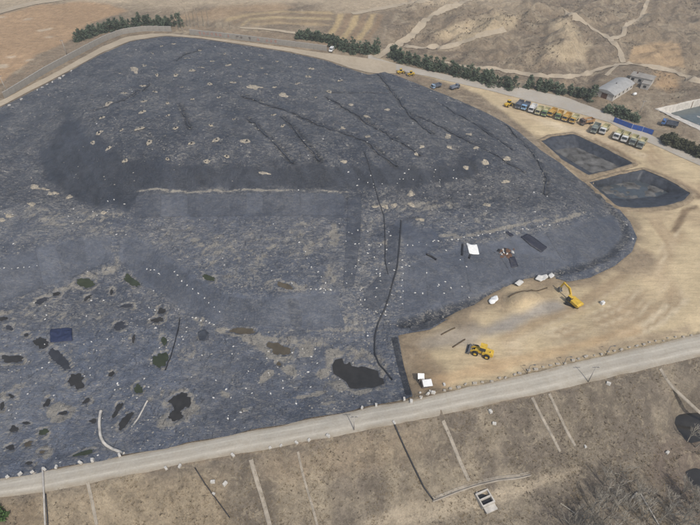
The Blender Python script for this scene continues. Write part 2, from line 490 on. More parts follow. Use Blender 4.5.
def soil_material():
    k = NT('soil', .95, .1)
    c = k.attr('Col').outputs['Color']; sp = k.attr('scrub').outputs['Fac']; ya = k.attr('yard').outputs['Fac']
    f1 = k.noise(.035, 5, .6); f2 = k.noise(.35, 6, .7); f3 = k.noise(2.0, 4, .7); f0 = k.noise(.12, 6, .7)
    c = k.mix(1.0, c, k.ramp(f1, .3, .7, .86, 1.14), 'MULTIPLY')
    var = k.math('MULTIPLY', k.ramp(f2, .35, .65, .82, 1.16), k.ramp(f3, .35, .65, .86, 1.14))
    calm = k.math('MULTIPLY', k.ramp(f2, .35, .65, .94, 1.06), k.ramp(f3, .35, .65, .95, 1.05))
    vm = k.n('ShaderNodeMix', data_type='FLOAT'); k.put(vm.inputs[0], ya); k.put(vm.inputs[2], var); k.put(vm.inputs[3], calm)
    c = k.mix(1.0, c, vm.outputs[0], 'MULTIPLY')
    dark = k.math('MULTIPLY', k.ramp(k.noise(.3, 6, .75, None, .6), .48, .60), sp)
    c = k.mix(k.math('MULTIPLY', dark, .55), c, (.105, .088, .068))
    dark2 = k.math('MULTIPLY', k.ramp(k.noise(.9, 5, .75), .50, .58), sp)
    c = k.mix(k.math('MULTIPLY', dark2, .35), c, (.09, .076, .06))
    pale = k.math('MULTIPLY', k.ramp(k.noise(.5, 6, .75, None, .8), .53, .62), sp)
    c = k.mix(k.math('MULTIPLY', pale, .55), c, (.34, .29, .21))
    tk = k.noise(1.0, 4, .6, k.mapping((.05, .3, 1), (0, 0, math.radians(-24))), 3.0)
    c = k.mix(ya, c, k.mix(1.0, c, k.math('MULTIPLY', k.ramp(tk, .35, .65, .9, 1.1), k.ramp(f0, .35, .65, .9, 1.1)), 'MULTIPLY'))
    k.col(c)
    h = k.math('ADD', f2, k.math('MULTIPLY', f3, .3)); h = k.math('ADD', h, k.math('MULTIPLY', f0, 1.4))
    k.bump(k.math('MULTIPLY', h, k.ramp(ya, 0, 1, 1, .35)), .85, .9)
    return k.m

def liner_material():
    k = NT('black_liner', .6, .35)
    d = k.attr('dust').outputs['Fac']; tone = k.attr('tone').outputs['Fac']; wr = k.attr('wrinkle').outputs['Fac']; fl = k.attr('fleck').outputs['Fac']
    g = k.mix(k.ramp(k.noise(.05, 5, .6), .35, .65), (.042, .050, .067), (.064, .072, .089))
    g = k.mix(1.0, g, k.ramp(k.noise(.35, 5, .7), .35, .65, .8, 1.18), 'MULTIPLY')
    g = k.mix(1.0, g, tone, 'MULTIPLY')
    thin = k.ramp(k.noise(.045, 6, .65), .35, .68)                     # thin film of dust
    g = k.mix(k.math('MULTIPLY', thin, k.ramp(d, 0, 1, .0, .75)), g, (.165, .165, .168))
    # settled silt, with a ragged edge
    n1 = k.noise(.7, 7, .72); s = k.ramp(k.math('ADD', d, k.math('MULTIPLY', k.math('SUBTRACT', n1, .5), 1.6)), .58, .80)
    silt = k.mix(k.ramp(k.noise(.3, 5, .6), .3, .7), (.21, .195, .168), (.31, .285, .238))
    g = k.mix(k.math('MULTIPLY', s, .85), g, silt)
    # dry silt caught in the folds, in drifts of differing density
    st = k.mapping((1.0, 2.2, 1.0), (0, 0, .35)); drift = k.ramp(k.noise(.10, 5, .65), .40, .60)
    n2 = k.noise(.7, 4, .7, st, 1.0)
    fk = k.math('MULTIPLY', k.ramp(k.math('ADD', n2, k.math('MULTIPLY', drift, .07)), .545, .60), fl)
    g = k.mix(k.math('MULTIPLY', fk, .9), g, k.mix(k.noise(.25, 4, .6), (.20, .195, .19), (.36, .335, .285)))
    sp = k.math('MULTIPLY', k.ramp(k.math('ADD', k.noise(.8, 3, .6, k.mapping((.8, 1.7, 1.0), (0, 0, .2)), .5), k.math('MULTIPLY', drift, .05)), .655, .70), k.ramp(fl, .1, .5))
    g = k.mix(k.math('MULTIPLY', sp, .7), g, (.37, .345, .295))
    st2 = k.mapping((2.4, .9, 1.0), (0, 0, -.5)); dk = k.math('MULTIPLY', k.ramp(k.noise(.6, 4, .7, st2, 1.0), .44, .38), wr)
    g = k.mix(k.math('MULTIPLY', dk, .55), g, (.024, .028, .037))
    k.col(g)
    k.put(k.b.inputs['Roughness'], k.ramp(s, 0, 1, .5, .95))
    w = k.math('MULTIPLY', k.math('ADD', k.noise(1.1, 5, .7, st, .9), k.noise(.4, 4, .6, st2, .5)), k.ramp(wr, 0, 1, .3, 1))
    k.bump(w, .9, .55)
    return k.m

def road_material(name, a, b, sc=.5, dirt=(.30, .255, .19), amt=.5, lanes=()):
    k = NT(name, .92, .15)
    c = k.mix(k.ramp(k.noise(.06, 6, .65), .35, .65), a, b)
    c = k.mix(k.math('MULTIPLY', k.ramp(k.noise(sc, 6, .7), .45, .65), amt), c, dirt)
    if lanes:
        ac = k.attr('across').outputs['Fac']; wob = k.math('MULTIPLY', k.math('SUBTRACT', k.noise(.05, 3, .5), .5), .25)
        for cen, wid, colr_, am in lanes:
            dist = k.math('ABSOLUTE', k.math('SUBTRACT', k.math('ADD', ac, wob), cen))
            f = k.math('MULTIPLY', k.ramp(dist, wid, wid * .3), k.ramp(k.noise(.18, 5, .7), .35, .6, .2, 1))
            c = k.mix(k.math('MULTIPLY', f, am), c, colr_)
    f = k.noise(2.2, 5, .7); c = k.mix(1.0, c, k.ramp(f, .3, .7, .9, 1.08), 'MULTIPLY')
    k.col(c); k.bump(k.math('ADD', f, k.noise(.5, 4, .6)), .5, .12); return k.m

def leaf_material(name, a, b):
    k = NT(name, .8, .2)
    r = k.n('ShaderNodeObjectInfo').outputs['Random']; k.object_coords()
    c = k.mix(k.ramp(k.noise(1.2, 4, .7), .3, .7), a, b)
    c = k.mix(1.0, c, k.ramp(r, 0, 1, .75, 1.25), 'MULTIPLY'); k.col(c); return k.m

M = {}
M['soil'] = soil_material(); M['liner'] = liner_material()
M['dam_road'] = road_material('pale_gravel_road', (.325, .30, .255), (.39, .36, .305), dirt=(.31, .275, .215), amt=.45, lanes=((.02, .12, (.27, .225, .165), .8), (.98, .14, (.25, .21, .155), .85), (.3, .06, (.47, .44, .375), .6), (.55, .07, (.28, .255, .21), .55), (.72, .06, (.48, .445, .38), .55), (.86, .06, (.27, .24, .19), .6)))
M['back_road'] = road_material('grey_concrete_road', (.33, .305, .265), (.42, .385, .33), dirt=(.36, .30, .22), amt=.5)
M['path'] = road_material('dirt_track', (.34, .285, .21), (.42, .355, .265), dirt=(.30, .24, .17), amt=.5)
M['concrete'] = plain('concrete', (.38, .36, .33), .9, .2, .3, .8, bump=.03)
M['wall_grey'] = plain('weathered_wall', (.29, .27, .24), .9, .2, .3, .35)
M['pale_conc'] = plain('pale_concrete', (.50, .47, .42), .9, .2, .3, .6)
M['faded_red'] = plain('faded_red_paint', (.40, .22, .18), .9, .1, .3, 1.2)
M['dark_paint'] = plain('faded_dark_paint', (.14, .12, .11), .9, .1, .3, 1.2)
M['bark'] = plain('bark', (.10, .075, .05), .95, .1, .4, 3)
M['pale_bark'] = plain('pale_bark', (.34, .31, .26), .95, .1, .4, 3)
M['leaf'] = leaf_material('conifer_needles', (.056, .078, .052), (.115, .142, .092))
M['leaf_grey'] = leaf_material('poplar_twigs', (.10, .095, .07), (.16, .15, .11))
M['leaf_green'] = leaf_material('green_leaves', (.05, .10, .03), (.11, .18, .06))
M['twig'] = leaf_material('grey_twigs', (.27, .245, .205), (.40, .37, .315))
M['straw'] = plain('dry_grass', (.27, .215, .14), .95, .1, .45, .6, obj=False)
M['brush'] = plain('dry_brush', (.23, .195, .15), .95, .1, .45, .5, obj=False)
M['white'] = plain('white_sheet', (.70, .70, .68), .7, .3, .12, 1.5)
M['white_bag'] = plain('white_bag', (.52, .51, .48), .85, .2, .3, .35, obj=False)
M['tan_bag'] = plain('tan_bag', (.31, .29, .25), .9, .2, .35, .5, obj=False)
M['black'] = plain('black_plastic', (.018, .019, .024), .45, .4, .3, 2)
M['black_tarp'] = plain('black_tarp', (.022, .024, .038), .5, .4, .4, 1.5, bump=.1)
M['navy_tarp'] = plain('navy_tarp', (.022, .032, .075), .6, .3, .35, 1.5, bump=.1)
M['stone'] = plain('stone_block', (.44, .40, .34), .95, .1, .4, 2)
M['white_stone'] = plain('whitewashed_block', (.50, .48, .44), .9, .2, .25, 2)
M['sand'] = plain('dry_sand', (.37, .325, .25), .95, .1, .45, 1.1, obj=False, bump=.1)
M['rust'] = plain('rust', (.13, .075, .05), .9, .2, .4, 2)
M['tyre'] = plain('tyre_rubber', (.022, .022, .023), .85, .3, .3, 4)
M['glass'] = plain('dark_glass', (.03, .036, .042), .15, .6, .2, 1)
M['steel'] = plain('grey_steel', (.12, .12, .12), .6, .5, .3, 2)
M['yellow'] = plain('machine_yellow', (.58, .38, .045), .55, .4, .3, 1.5)
M['blue_sheet'] = plain('blue_sheet', (.035, .11, .40), .6, .4, .3, .8)
M['pit_liner'] = plain('pit_liner', (.040, .046, .058), .55, .4, .55, .6, obj=False, bump=.25)
M['silt'] = plain('grey_silt', (.115, .113, .108), .9, .2, .75, .28, obj=False, bump=.15)

M['spoil'] = plain('dug_earth', (.25, .198, .135), .95, .1, .45, .5, obj=False, bump=.3)
M['seam'] = plain('seam_fold', (.055, .061, .075), .6, .3, .4, .5, obj=False)
M['pipe_grey'] = plain('pipe_grey', (.032, .035, .042), .6, .3, .3, 1, obj=False)
M['gutter'] = plain('earthy_concrete', (.33, .295, .245), .95, .1, .35, .5, obj=False)
k_ = NT('thin_sand', .95, .1)
k_.col(k_.mix(k_.ramp(k_.noise(1.5, 6, .75), .40, .56), (.16, .15, .14), k_.mix(k_.ramp(k_.noise(.8, 5, .7), .35, .65), (.31, .27, .20), (.42, .37, .285)))); M['sand'] = k_.m
def water_material(name, col, rough=.12):
    k = NT(name, rough, .45)
    c = k.mix(k.ramp(k.noise(.5, 4, .6), .3, .7), tuple(x * .75 for x in col), tuple(x * 1.25 for x in col))
    k.col(c); k.bump(k.noise(3, 3, .6), .15, .05); return k.m
M['puddle'] = water_material('dark_puddle', (.030, .028, .025))
M['puddle_green'] = water_material('green_puddle', (.035, .042, .022))
M['puddle_blue'] = water_material('grey_puddle', (.034, .035, .040))
M['puddle_brown'] = water_material('brown_puddle', (.075, .062, .042), .3)
M['pit_water'] = water_material('pit_water', (.055, .065, .072), .15)
M['basin_water'] = water_material('basin_water', (.085, .105, .105), .2)

# ------------------------------------------------------------------ outlines read from the photograph
LINER = [(-120, 172), (-40, 131), (0, 108), (20, 98), (60, 77), (100, 55), (130, 42), (165, 36.5), (200, 39), (240, 45), (290, 53), (330, 62), (352, 70), (368, 75),
         (384, 72), (400, 77), (425, 87), (450, 97), (480, 110), (505, 123), (520, 133), (540, 150), (560, 163), (580, 180), (600, 193), (617, 207), (630, 222),
         (637, 238), (632, 252), (615, 266), (590, 278), (568, 282), (548, 276), (525, 281), (505, 289), (491, 297), (478, 306), (460, 313), (445, 321), (430, 330),
         (412, 333), (398, 336), (404, 367), (413, 396.5), (350, 411.5), (170, 448), (0, 479), (-120, 500), (-300, 500), (-300, 250)]
LW = cast(LINER)[:, :2]
POND1 = [(542, 142), (552, 137.5), (574, 134.8), (604, 149), (632, 163.5), (612, 169.5), (588, 175), (564, 161)]
POND1F = [(554, 150.5), (563, 149), (577, 147.5), (602, 159), (622, 167.5), (608, 170), (592, 173.3), (572, 161.5)]
POND2 = [(590, 183), (616, 176.5), (643, 170.5), (668, 181), (689, 193.5), (682, 201), (664, 206), (640, 208), (618, 207), (602, 194)]
POND2F = [(598, 188), (618, 184), (637, 180.5), (653, 186), (668, 192.5), (655, 196.5), (640, 198), (626, 199), (612, 198), (605, 193)]
BASIN = [(656, 109), (720, 94.5), (830, 120), (790, 168), (716, 137)]
BASINF = [(671, 113.5), (722, 101), (800, 122), (775, 152), (722, 135)]
DARK_PATCHES = [[(682, 405), (690, 402), (702, 399), (714, 403), (716, 424), (704, 434), (692, 437), (684, 428), (681, 416)],
         [(691, 471), (699, 468), (712, 472), (716, 484), (704, 487), (695, 482)]]
PITS = [cast(p)[:, :2] for p in (POND1, POND2, BASIN)]

# wrinkles of the liner; calmer where it is stretched smooth or where water lies
SMOOTH = [[(137, 196), (345, 195), (346, 218), (137, 219)],
          [(-60, 268), (0, 262), (60, 243), (112, 238), (113, 262), (55, 287), (0, 306), (-60, 320)],
          [(122, 239), (140, 241), (170, 261), (215, 291), (262, 298), (262, 329), (235, 328), (195, 317), (150, 289), (122, 262)],
          [(262, 298), (335, 293), (345, 330), (262, 329)],
          [(402, 268), (440, 252), (500, 240), (560, 232), (612, 218), (626, 238), (600, 262), (550, 273), (480, 297), (404, 318)],
          [(395, 222), (440, 232), (440, 250), (405, 262)]]
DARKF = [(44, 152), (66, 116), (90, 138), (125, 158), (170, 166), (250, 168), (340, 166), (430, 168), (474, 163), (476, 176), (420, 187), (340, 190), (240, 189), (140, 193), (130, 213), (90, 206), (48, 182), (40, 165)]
# x, y, rx, ry, rotation, material
PUDDLES = [(86, 284, 9, 4.5, 10, 'puddle_green'), (132, 282, 9, 3.6, 32, 'puddle_green'), (42, 302, 6.5, 2.4, -25, 'puddle_blue'), (57, 295, 4.5, 1.6, -12, 'puddle'), (127, 307, 6.5, 1.6, 2, 'puddle_blue'),
 (120, 327, 5.2, 4.4, 0, 'puddle_blue'), (42, 344, 7, 5.4, 10, 'puddle'), (60, 360, 12, 6, 48, 'puddle_blue'), (13, 360, 10, 4.2, 3, 'puddle'), (77, 382, 8.5, 6.5, 0, 'puddle'),
 (10, 329, 3.4, 2.6, 0, 'puddle_blue'), (158, 321, 6, 2.4, -12, 'puddle'), (161, 361, 8, 7, -30, 'puddle_green'), (164.5, 342, 2.6, 4.6, 0, 'puddle_green'), (139, 390, 4.2, 4.8, 0, 'puddle_green'),
 (181, 403, 10, 9, -40, 'puddle'), (176, 417, 7, 5, -20, 'puddle'), (118, 411, 2.6, 8, 32, 'puddle'), (126, 422, 3.4, 11, 36, 'puddle'), (3, 407, 2.4, 4, 20, 'puddle'), (48, 404, 2.4, 5, 35, 'puddle'),
 (15, 430, 4.5, 3, 0, 'puddle'), (44.5, 433, 4.5, 3.4, 0, 'puddle_green'), (94, 422, 3.2, 2.4, 0, 'puddle'), (112, 375, 3.8, 2, -35, 'puddle'), (87, 402, 4.6, 1.8, -28, 'puddle'), (12, 397, 3.2, 1.8, 20, 'puddle'),
 (3, 320, 5, 2, -18, 'puddle'), (88, 299, 4, 1.5, -35, 'puddle'), (11.5, 448.5, 4.5, 2.4, -12, 'puddle'), (29, 445, 4.2, 2.6, -15, 'puddle_brown'), (30, 464, 4, 1.6, -8, 'puddle'), (85, 454, 9, 2.4, -14, 'puddle_green'),
 (64, 414, 5, 1.6, -14, 'puddle'), (279, 350, 10, 6, 15, 'puddle_brown'), (279, 365, 2.6, 2, 0, 'puddle_brown'), (285, 287, 8, 2.8, 20, 'puddle_brown'), (209, 279, 7, 2.4, 18, 'puddle_green'), (243, 332, 13, 3, 4, 'puddle_brown'),
 (27, 336, 2.2, 1.6, 0, 'puddle'), (134, 340, 1.6, 4, 10, 'puddle'), (43, 453, 2.4, 1.8, 0, 'puddle_brown'), (27, 424, 4.5, 1.3, 0, 'puddle'), (112, 293, 1.6, 2.6, 0, 'puddle'), (162, 312, 3, 3.6, 30, 'puddle')]
BIGP = [(300 + x / 5.833, 330 + y / 5.833) for x, y in ((188, 212), (205, 180), (245, 170), (258, 205), (275, 205), (290, 190), (300, 215), (340, 225), (358, 218), (380, 222), (420, 235), (455, 245), (460, 280), (485, 290), (490, 320), (455, 333), (415, 345), (380, 340), (330, 350), (290, 345), (270, 310), (235, 285), (195, 260))]
PUDDLE_POLY = [(blob_px(x, y, rx, ry, rot, i, 44, .27), m) for i, (x, y, rx, ry, rot, m) in enumerate(PUDDLES)] + [(np.array(BIGP), 'puddle')]
# silt: x, y, rx, ry, rotation, strength
SILT = [(64, 412, 15, 9, -8, .95), (46, 452, 7, 9, 0, .95), (44, 433, 6, 5, 0, .8), (182, 407, 17, 17, -30, .95), (168, 398, 12, 14, 0, .6), (172, 420, 18, 8, -10, .8), (278, 352, 22, 9, 8, .95), (262, 342, 18, 7, 10, .85),
 (268, 377, 9, 5, -35, .95), (289, 372, 10, 5, 35, .95), (305, 352, 9, 6, 20, .9), (334, 362, 9, 12, 0, .9), (322, 376, 9, 5, -20, .9), (352, 386, 28, 8, 5, .85), (366, 358, 22, 9, 12, .7), (378, 375, 8, 14, 0, .75),
 (318, 395, 8, 2, -12, .9), (300, 398, 10, 2, -10, .8), (330, 404, 12, 2, -12, .8), (242, 412, 6, 2, -10, .8), (225, 395, 6, 3, 20, .7), (300, 342, 24, 5, 4, .7), (330, 331, 50, 2.4, 0, .75), (240, 333, 24, 4, 3, .85),
 (160, 362, 11, 10, 0, .75), (164, 342, 5, 8, 0, .7), (139, 390, 7, 8, 0, .8), (152, 400, 5, 6, 0, .6), (48, 404, 5, 8, 30, .8), (126, 422, 7, 13, 36, .75), (12, 397, 11, 5, 10, .7), (20, 386, 12, 6, 0, .5), (86, 282, 20, 7, -24, .72),
 (110, 270, 14, 6, -35, .72), (60, 292, 22, 5, -24, .62), (10, 300, 18, 4, -10, .6), (20, 320, 30, 10, 0, .42), (75, 315, 40, 14, 0, .46), (80, 345, 40, 14, 0, .42), (40, 385, 50, 14, 0, .4), (85, 454, 12, 4, -14, .8), (200, 320, 12, 5, 50, .65),
 (190, 350, 6, 22, 40, .6), (285, 287, 26, 6, 5, .66), (330, 278, 8, 14, 20, .62), (230, 275, 40, 12, 12, .5), (260, 250, 70, 14, 0, .5), (200, 245, 50, 16, 10, .46), (300, 240, 45, 16, 0, .45), (240, 192, 100, 1.6, 0, .85), (170, 193, 34, 2, 0, .7),
 (334, 236, 5, 14, 0, .75), (365, 232, 8, 18, 0, .45), (370, 270, 18, 20, 0, .45), (360, 320, 30, 8, 0, .6), (395, 206, 30, 6, 0, .6), (440, 200, 40, 12, -8, .6), (480, 190, 40, 12, -10, .55), (420, 240, 50, 2, -6, .75), (500, 230, 60, 1.8, -12, .75),
 (560, 222, 26, 1.6, -20, .7), (300, 120, 60, 3, 20, .66), (255, 90, 18, 3, 5, .7), (343, 130, 50, 4, 18, .6), (370, 105, 30, 3, 4, .55), (100, 215, 24, 4, 4, .55), (70, 225, 40, 8, 5, .5), (20, 215, 30, 8, -10, .5), (40, 190, 20, 5, 10, .6),
 (120, 232, 40, 8, 5, .5), (40, 170, 8, 20, 0, .5), (460, 140, 50, 20, 15, .42), (200, 60, 60, 14, 5, .45), (270, 80, 70, 22, 8, .45), (330, 105, 60, 20, 10, .45), (150, 80, 40, 30, 0, .42), (230, 120, 60, 20, 5, .42), (40, 110, 40, 20, -28, .42), (520, 165, 30, 14, 30, .4)]

def liner_fields(X, Y):
    Z = H(X, Y); px, py = project(X, Y, Z)
    sm = np.zeros(X.shape)
    wv = (fbm(X, Y, 6, 3, 65) - .5) * 9
    for p in SMOOTH: sm = np.maximum(sm, sstep(-4, 4, sdist(p, px, py) + wv))
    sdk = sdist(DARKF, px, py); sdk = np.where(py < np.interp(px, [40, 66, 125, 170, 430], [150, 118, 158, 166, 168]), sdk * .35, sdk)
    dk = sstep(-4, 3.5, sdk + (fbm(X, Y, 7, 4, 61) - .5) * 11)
    wet = np.zeros(X.shape)
    for p, _ in PUDDLE_POLY:
        b = (px > p[:, 0].min() - 5) & (px < p[:, 0].max() + 5) & (py > p[:, 1].min() - 5) & (py < p[:, 1].max() + 5)
        if b.any(): wet[b] = np.maximum(wet[b], sstep(-2.5, 0, sdist(p, px[b], py[b])))
    amp = (1 - .85 * sm) * (1 - wet) * (1 - .35 * dk)
    r1 = 1 - np.abs(2 * fbm(X * .8 + Y * .6, Y * .8 - X * .6, 3.6, 3, 31) - 1)
    r2 = 1 - np.abs(2 * fbm(X, Y * 1.8, 6.5, 3, 41) - 1)
    r3 = 1 - np.abs(2 * fbm(X * .6 - Y * .8, (Y * .6 + X * .8) * 1.5, 11, 4, 45) - 1)
    wr = ((r1 - .7) * .62 + (r2 - .7) * .7 + (r3 - .7) * 1.5 * sstep(215, 195, py)) * amp + (fbm(X, Y, 14, 3, 51) - .5) * .9 * (1 - .8 * sm) * (1 - wet)
    return Z, px, py, sm, dk, wet, amp, wr
def liner_z(X, Y):
    Z, px, py, sm, dk, wet, amp, wr = liner_fields(X, Y)
    e = sstep(0, 3, sdist(LW, X, Y))
    return Z + .14 + .3 * e + wr * e

# ------------------------------------------------------------------ ground: one sheet to the horizon
def axis(a, b, st, far):
    m = np.arange(a, b, st); out = []; s = st; p = b
    while p < far[1]: p += s; s *= 1.22; out.append(p)
    lo = []; s = st; p = a
    while p > far[0]: p -= s; s *= 1.22; lo.append(p)
    return np.concatenate([lo[::-1], m, out])
ax = axis(-300, 330, 1.25, (-5000, 5000)); ay = axis(10, 450, 1.25, (-3000, 6000))
X, Y = np.meshgrid(ax, ay); Z = H(X, Y)
far = np.maximum(np.hypot(X, Y - 200) - 480, 0)
Z = Z + np.minimum(far * .02, 30) * (Y > 0) + (fbm(X, Y, 300, 4, 77) - .5) * np.minimum(far * .08, 60)
px, py = project(X, Y, Z)
Lin = lambda *c: np.array(c, float)
colr = np.zeros(X.shape + (3,)); scrub = np.full(X.shape, .8)
colr[:] = Lin(.235, .185, .13)
def paint(mask, c, s=None):
    global scrub
    colr[:] = colr * (1 - mask[..., None]) + Lin(*c) * mask[..., None]
    if s is not None: scrub = scrub * (1 - mask) + s * mask
nz = fbm(X, Y, 12, 4, 101) - .5; nz2 = fbm(X, Y, 40, 4, 111) - .5
def zone(poly, soft, c, s=None, k=1.0, rough=6):
    b = (px > min(p[0] for p in poly) - 30) & (px < max(p[0] for p in poly) + 30) & (py > min(p[1] for p in poly) - 30) & (py < max(p[1] for p in poly) + 30)
    m = np.zeros(X.shape)
    m[b] = sstep(-soft, soft, sdist(poly, px[b], py[b]) + nz[b] * rough) * k
    paint(m, c, s)
# hills: paler eroded earth on the crests
nz3 = fbm(X, Y, 7, 4, 121) - .5; rdg = 1 - np.abs(2 * fbm(X, Y, 22, 4, 151) - 1)
paint(sstep(.02, .16, nz2 * .7 + nz * .6 + nz3 * .6) * .6 * (py < 160), (.32, .26, .185), .6)
paint(sstep(.05, .2, -nz2 * .6 - nz * .5 - nz3 * .7) * .6 * (py < 160), (.17, .137, .105), .95)
paint(sstep(.93, .99, rdg) * .5 * (py < 160), (.40, .335, .24), .3)
# pale land at the very top, the brown field, terraces
zone([(-900, -400), (900, -400), (560, -30), (520, 2), (420, 6), (360, 12), (300, 4), (200, 8), (110, 6), (60, 2), (0, 14), (-200, 60), (-900, 200)], 5, (.40, .325, .23), .12, .9)
zone([(-300, 110), (0, 14), (40, 5), (80, 2), (110, 4), (127, 11), (115, 15), (85, 26), (75, 38), (38, 55), (0, 84), (-300, 240)], 2, (.36, .245, .148), .12, 1, 4)
for fx_, fy_, fa_, fb_ in ((44, 30, 7, 1.6), (49, 37, 4, 1), (11, 57, 5, 1.6), (3, 66, 7, 2.2), (30, 60, 5, 1), (2, 17, 4, 1), (28, 19, 4, .8)): zone([tuple(v) for v in blob_px(fx_, fy_, fa_, fb_, -6, int(fx_), 20, .3)], .8, (.47, .39, .29), .1, .8, 2)
zone([(170, 20), (205, 8), (260, 4), (300, 6), (280, 12), (240, 14), (215, 20)], 3, (.34, .245, .155), .08, .8)
for k, c in enumerate([(.38, .29, .17), (.24, .18, .12), (.40, .31, .18), (.25, .19, .125), (.37, .28, .17)]):
    q = [(225 + 8 * k, 19 + 2.6 * k), (250, 13 + 2.6 * k), (280, 10.5 + 2.8 * k), (330, 12 + 3 * k), (335, 14.5 + 3 * k), (280, 13 + 2.8 * k), (250, 15.6 + 2.6 * k), (225 + 8 * k, 22 + 2.6 * k)]
    zone(q, 1.2, c, .1, .9, 2)
for k in range(6):
    x0 = 338 + 8 * k
    zone([(x0, 14), (x0 + 6, 14), (x0 + 2, 26), (x0 - 8, 40), (x0 - 15, 40), (x0 - 5, 26)], 1.5, (.41, .31, .17) if k % 2 == 0 else (.25, .18, .115), .1, .9, 2)
zone([(633, 47), (659, 42.5), (680, 43.5), (685, 68), (656, 67), (628, 62)], 1.5, (.36, .26, .16), .06, 1, 3)
zone([(655, 68), (676, 72), (680, 88), (668, 92), (655, 86)], 4, (.36, .245, .14), .2, .8)
zone([(435, 34), (470, 22), (500, 14), (518, 18), (516, 30), (490, 36), (462, 43), (440, 40)], 4, (.43, .345, .23), .1, .85, 12)
for q in ([(550, 25), (565, 18), (578, 28), (580, 36), (566, 36)], [(545, 45), (560, 40), (590, 44), (585, 60), (560, 66), (548, 58)]):
    zone(q, 4, (.42, .34, .23), .15, .8, 12)
# yard, ponds and the strip to the back road
YARD = [(372, 58), (395, 66), (440, 78), (490, 92), (530, 101), (575, 112), (620, 128), (660, 147), (720, 172), (1400, 340), (1400, 250), (720, 331), (690, 337), (520, 375), (414, 397), (395, 400), (380, 330), (470, 260), (600, 215), (560, 150), (480, 100), (380, 64)]
YARD[9:11] = [(1400, 430), (1400, 180)]
zone([(372, 56), (395, 64), (440, 76), (490, 90), (530, 99), (575, 110), (620, 126), (660, 145), (760, 180), (1500, 420), (1500, 160), (720, 331), (690, 337), (520, 376), (414, 398), (380, 400), (380, 330), (470, 250), (600, 205), (540, 140), (480, 95), (380, 62)], 2, (.46, .368, .232), .02, 1, 3)
ym = sstep(-2, 4, sdist([(372, 56), (395, 64), (440, 76), (490, 90), (530, 99), (575, 110), (620, 126), (660, 145), (760, 180), (760, 320), (690, 337), (520, 376), (414, 398), (380, 400), (380, 330), (470, 250), (600, 205), (540, 140), (480, 95), (380, 62)], px, py))
trk = 1 - np.abs(2 * fbm((X * .5 + Y * .87) * 1.0, (Y * .5 - X * .87) * .12, 5, 3, 131) - 1)
rgt = random.Random(4)
ARCS = [[(415, 388), (470, 372), (540, 352), (610, 332), (660, 306), (690, 270)], [(430, 372), (500, 352), (570, 334), (630, 308), (662, 276), (676, 240)], [(560, 338), (620, 312), (655, 280), (672, 245), (690, 212)],
        [(600, 345), (650, 322), (685, 290), (705, 250)], [(500, 345), (540, 325), (585, 305), (625, 280), (650, 255)], [(645, 150), (668, 170), (690, 185), (712, 200)], [(500, 108), (540, 120), (585, 132), (640, 152)], [(655, 215), (672, 240), (680, 270), (675, 300)]]
for A_ in ARCS:
    for _ in range(3):
        ox, oy = rgt.uniform(-7, 7), rgt.uniform(-5, 5); w_ = resample(cast([(x_ + ox, y_ + oy) for x_, y_ in A_]), step=3)[:, :2]
        for sd_k in (-1.0, 1.0):
            q_ = w_ + np.stack([-np.gradient(w_[:, 1]), np.gradient(w_[:, 0])], 1) / 3 * sd_k
            dd = np.full(X.shape, 1e9); b_ = (ym > 0) & (X > q_[:, 0].min() - 3) & (X < q_[:, 0].max() + 3) & (Y > q_[:, 1].min() - 3) & (Y < q_[:, 1].max() + 3)
            dd[b_] = ldist(q_, X[b_], Y[b_]); paint(ym * sstep(1.2, .3, dd) * .9 * sstep(.35, .6, fbm(X, Y, 16, 2, 161)), (.345, .262, .165) if rgt.random() < .65 else (.53, .44, .305))
paint(ym * sstep(.05, .3, nz2 + nz * .6) * .45, (.36, .27, .175))
zone([(480, 330), (520, 312), (545, 300), (560, 298), (566, 308), (540, 318), (510, 330), (490, 336)], 5, (.29, .262, .225), .1, .95, 14)
zone([(412, 340), (440, 328), (475, 322), (490, 330), (470, 345), (440, 350), (418, 352)], 5, (.28, .243, .195), .2, .9, 12)
zone([(402, 345), (430, 348), (448, 372), (437, 396), (412, 397)], 7, (.23, .172, .112), .4, .9, 16)
zone([(500, 292), (548, 280), (556, 284), (556, 300), (530, 302), (505, 312), (495, 304)], 4, (.36, .28, .18), .3, .8, 10)
zone([(520, 366), (600, 345), (690, 325), (690, 333), (600, 354), (520, 375)], 3, (.29, .225, .155), .3, .7, 10)
zone([(425, 378), (520, 355), (600, 336), (640, 326), (640, 334), (560, 356), (440, 386)], 3, (.42, .29, .165), .02, .6, 12)
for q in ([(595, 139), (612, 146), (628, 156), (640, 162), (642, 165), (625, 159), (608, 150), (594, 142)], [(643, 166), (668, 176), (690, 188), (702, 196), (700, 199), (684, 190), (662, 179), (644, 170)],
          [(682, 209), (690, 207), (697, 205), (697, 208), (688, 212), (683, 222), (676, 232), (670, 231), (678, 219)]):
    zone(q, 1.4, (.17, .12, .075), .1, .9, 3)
fr = ym * sstep(-7.5, -1.0, sdist(LW, X, Y) + nz * 16) * (py > 75)
paint(fr * .85, (.225, .175, .12), .6)
for w in PITS[:2]: paint(ym * sstep(-3.6, -1.2, sdist(w, X, Y) + nz * 5) * .75, (.24, .185, .125), .3)
# verge beside back road, behind the wall
zone([(395, 71), (420, 76), (440, 80), (470, 88), (468, 91), (430, 83), (396, 76)], 2, (.27, .205, .14), .4, .8, 6)
zone([(-200, 190), (0, 86), (38, 57), (75, 40), (120, 24), (172, 22), (172, 29), (124, 31), (85, 49), (46, 71), (5, 97), (-200, 210)], 2, (.24, .185, .13), .7, .9, 5)
zone([(190, 26), (280, 33), (340, 44), (380, 48), (380, 54), (330, 48), (270, 38), (190, 30)], 2, (.27, .205, .14), .6, .8, 5)
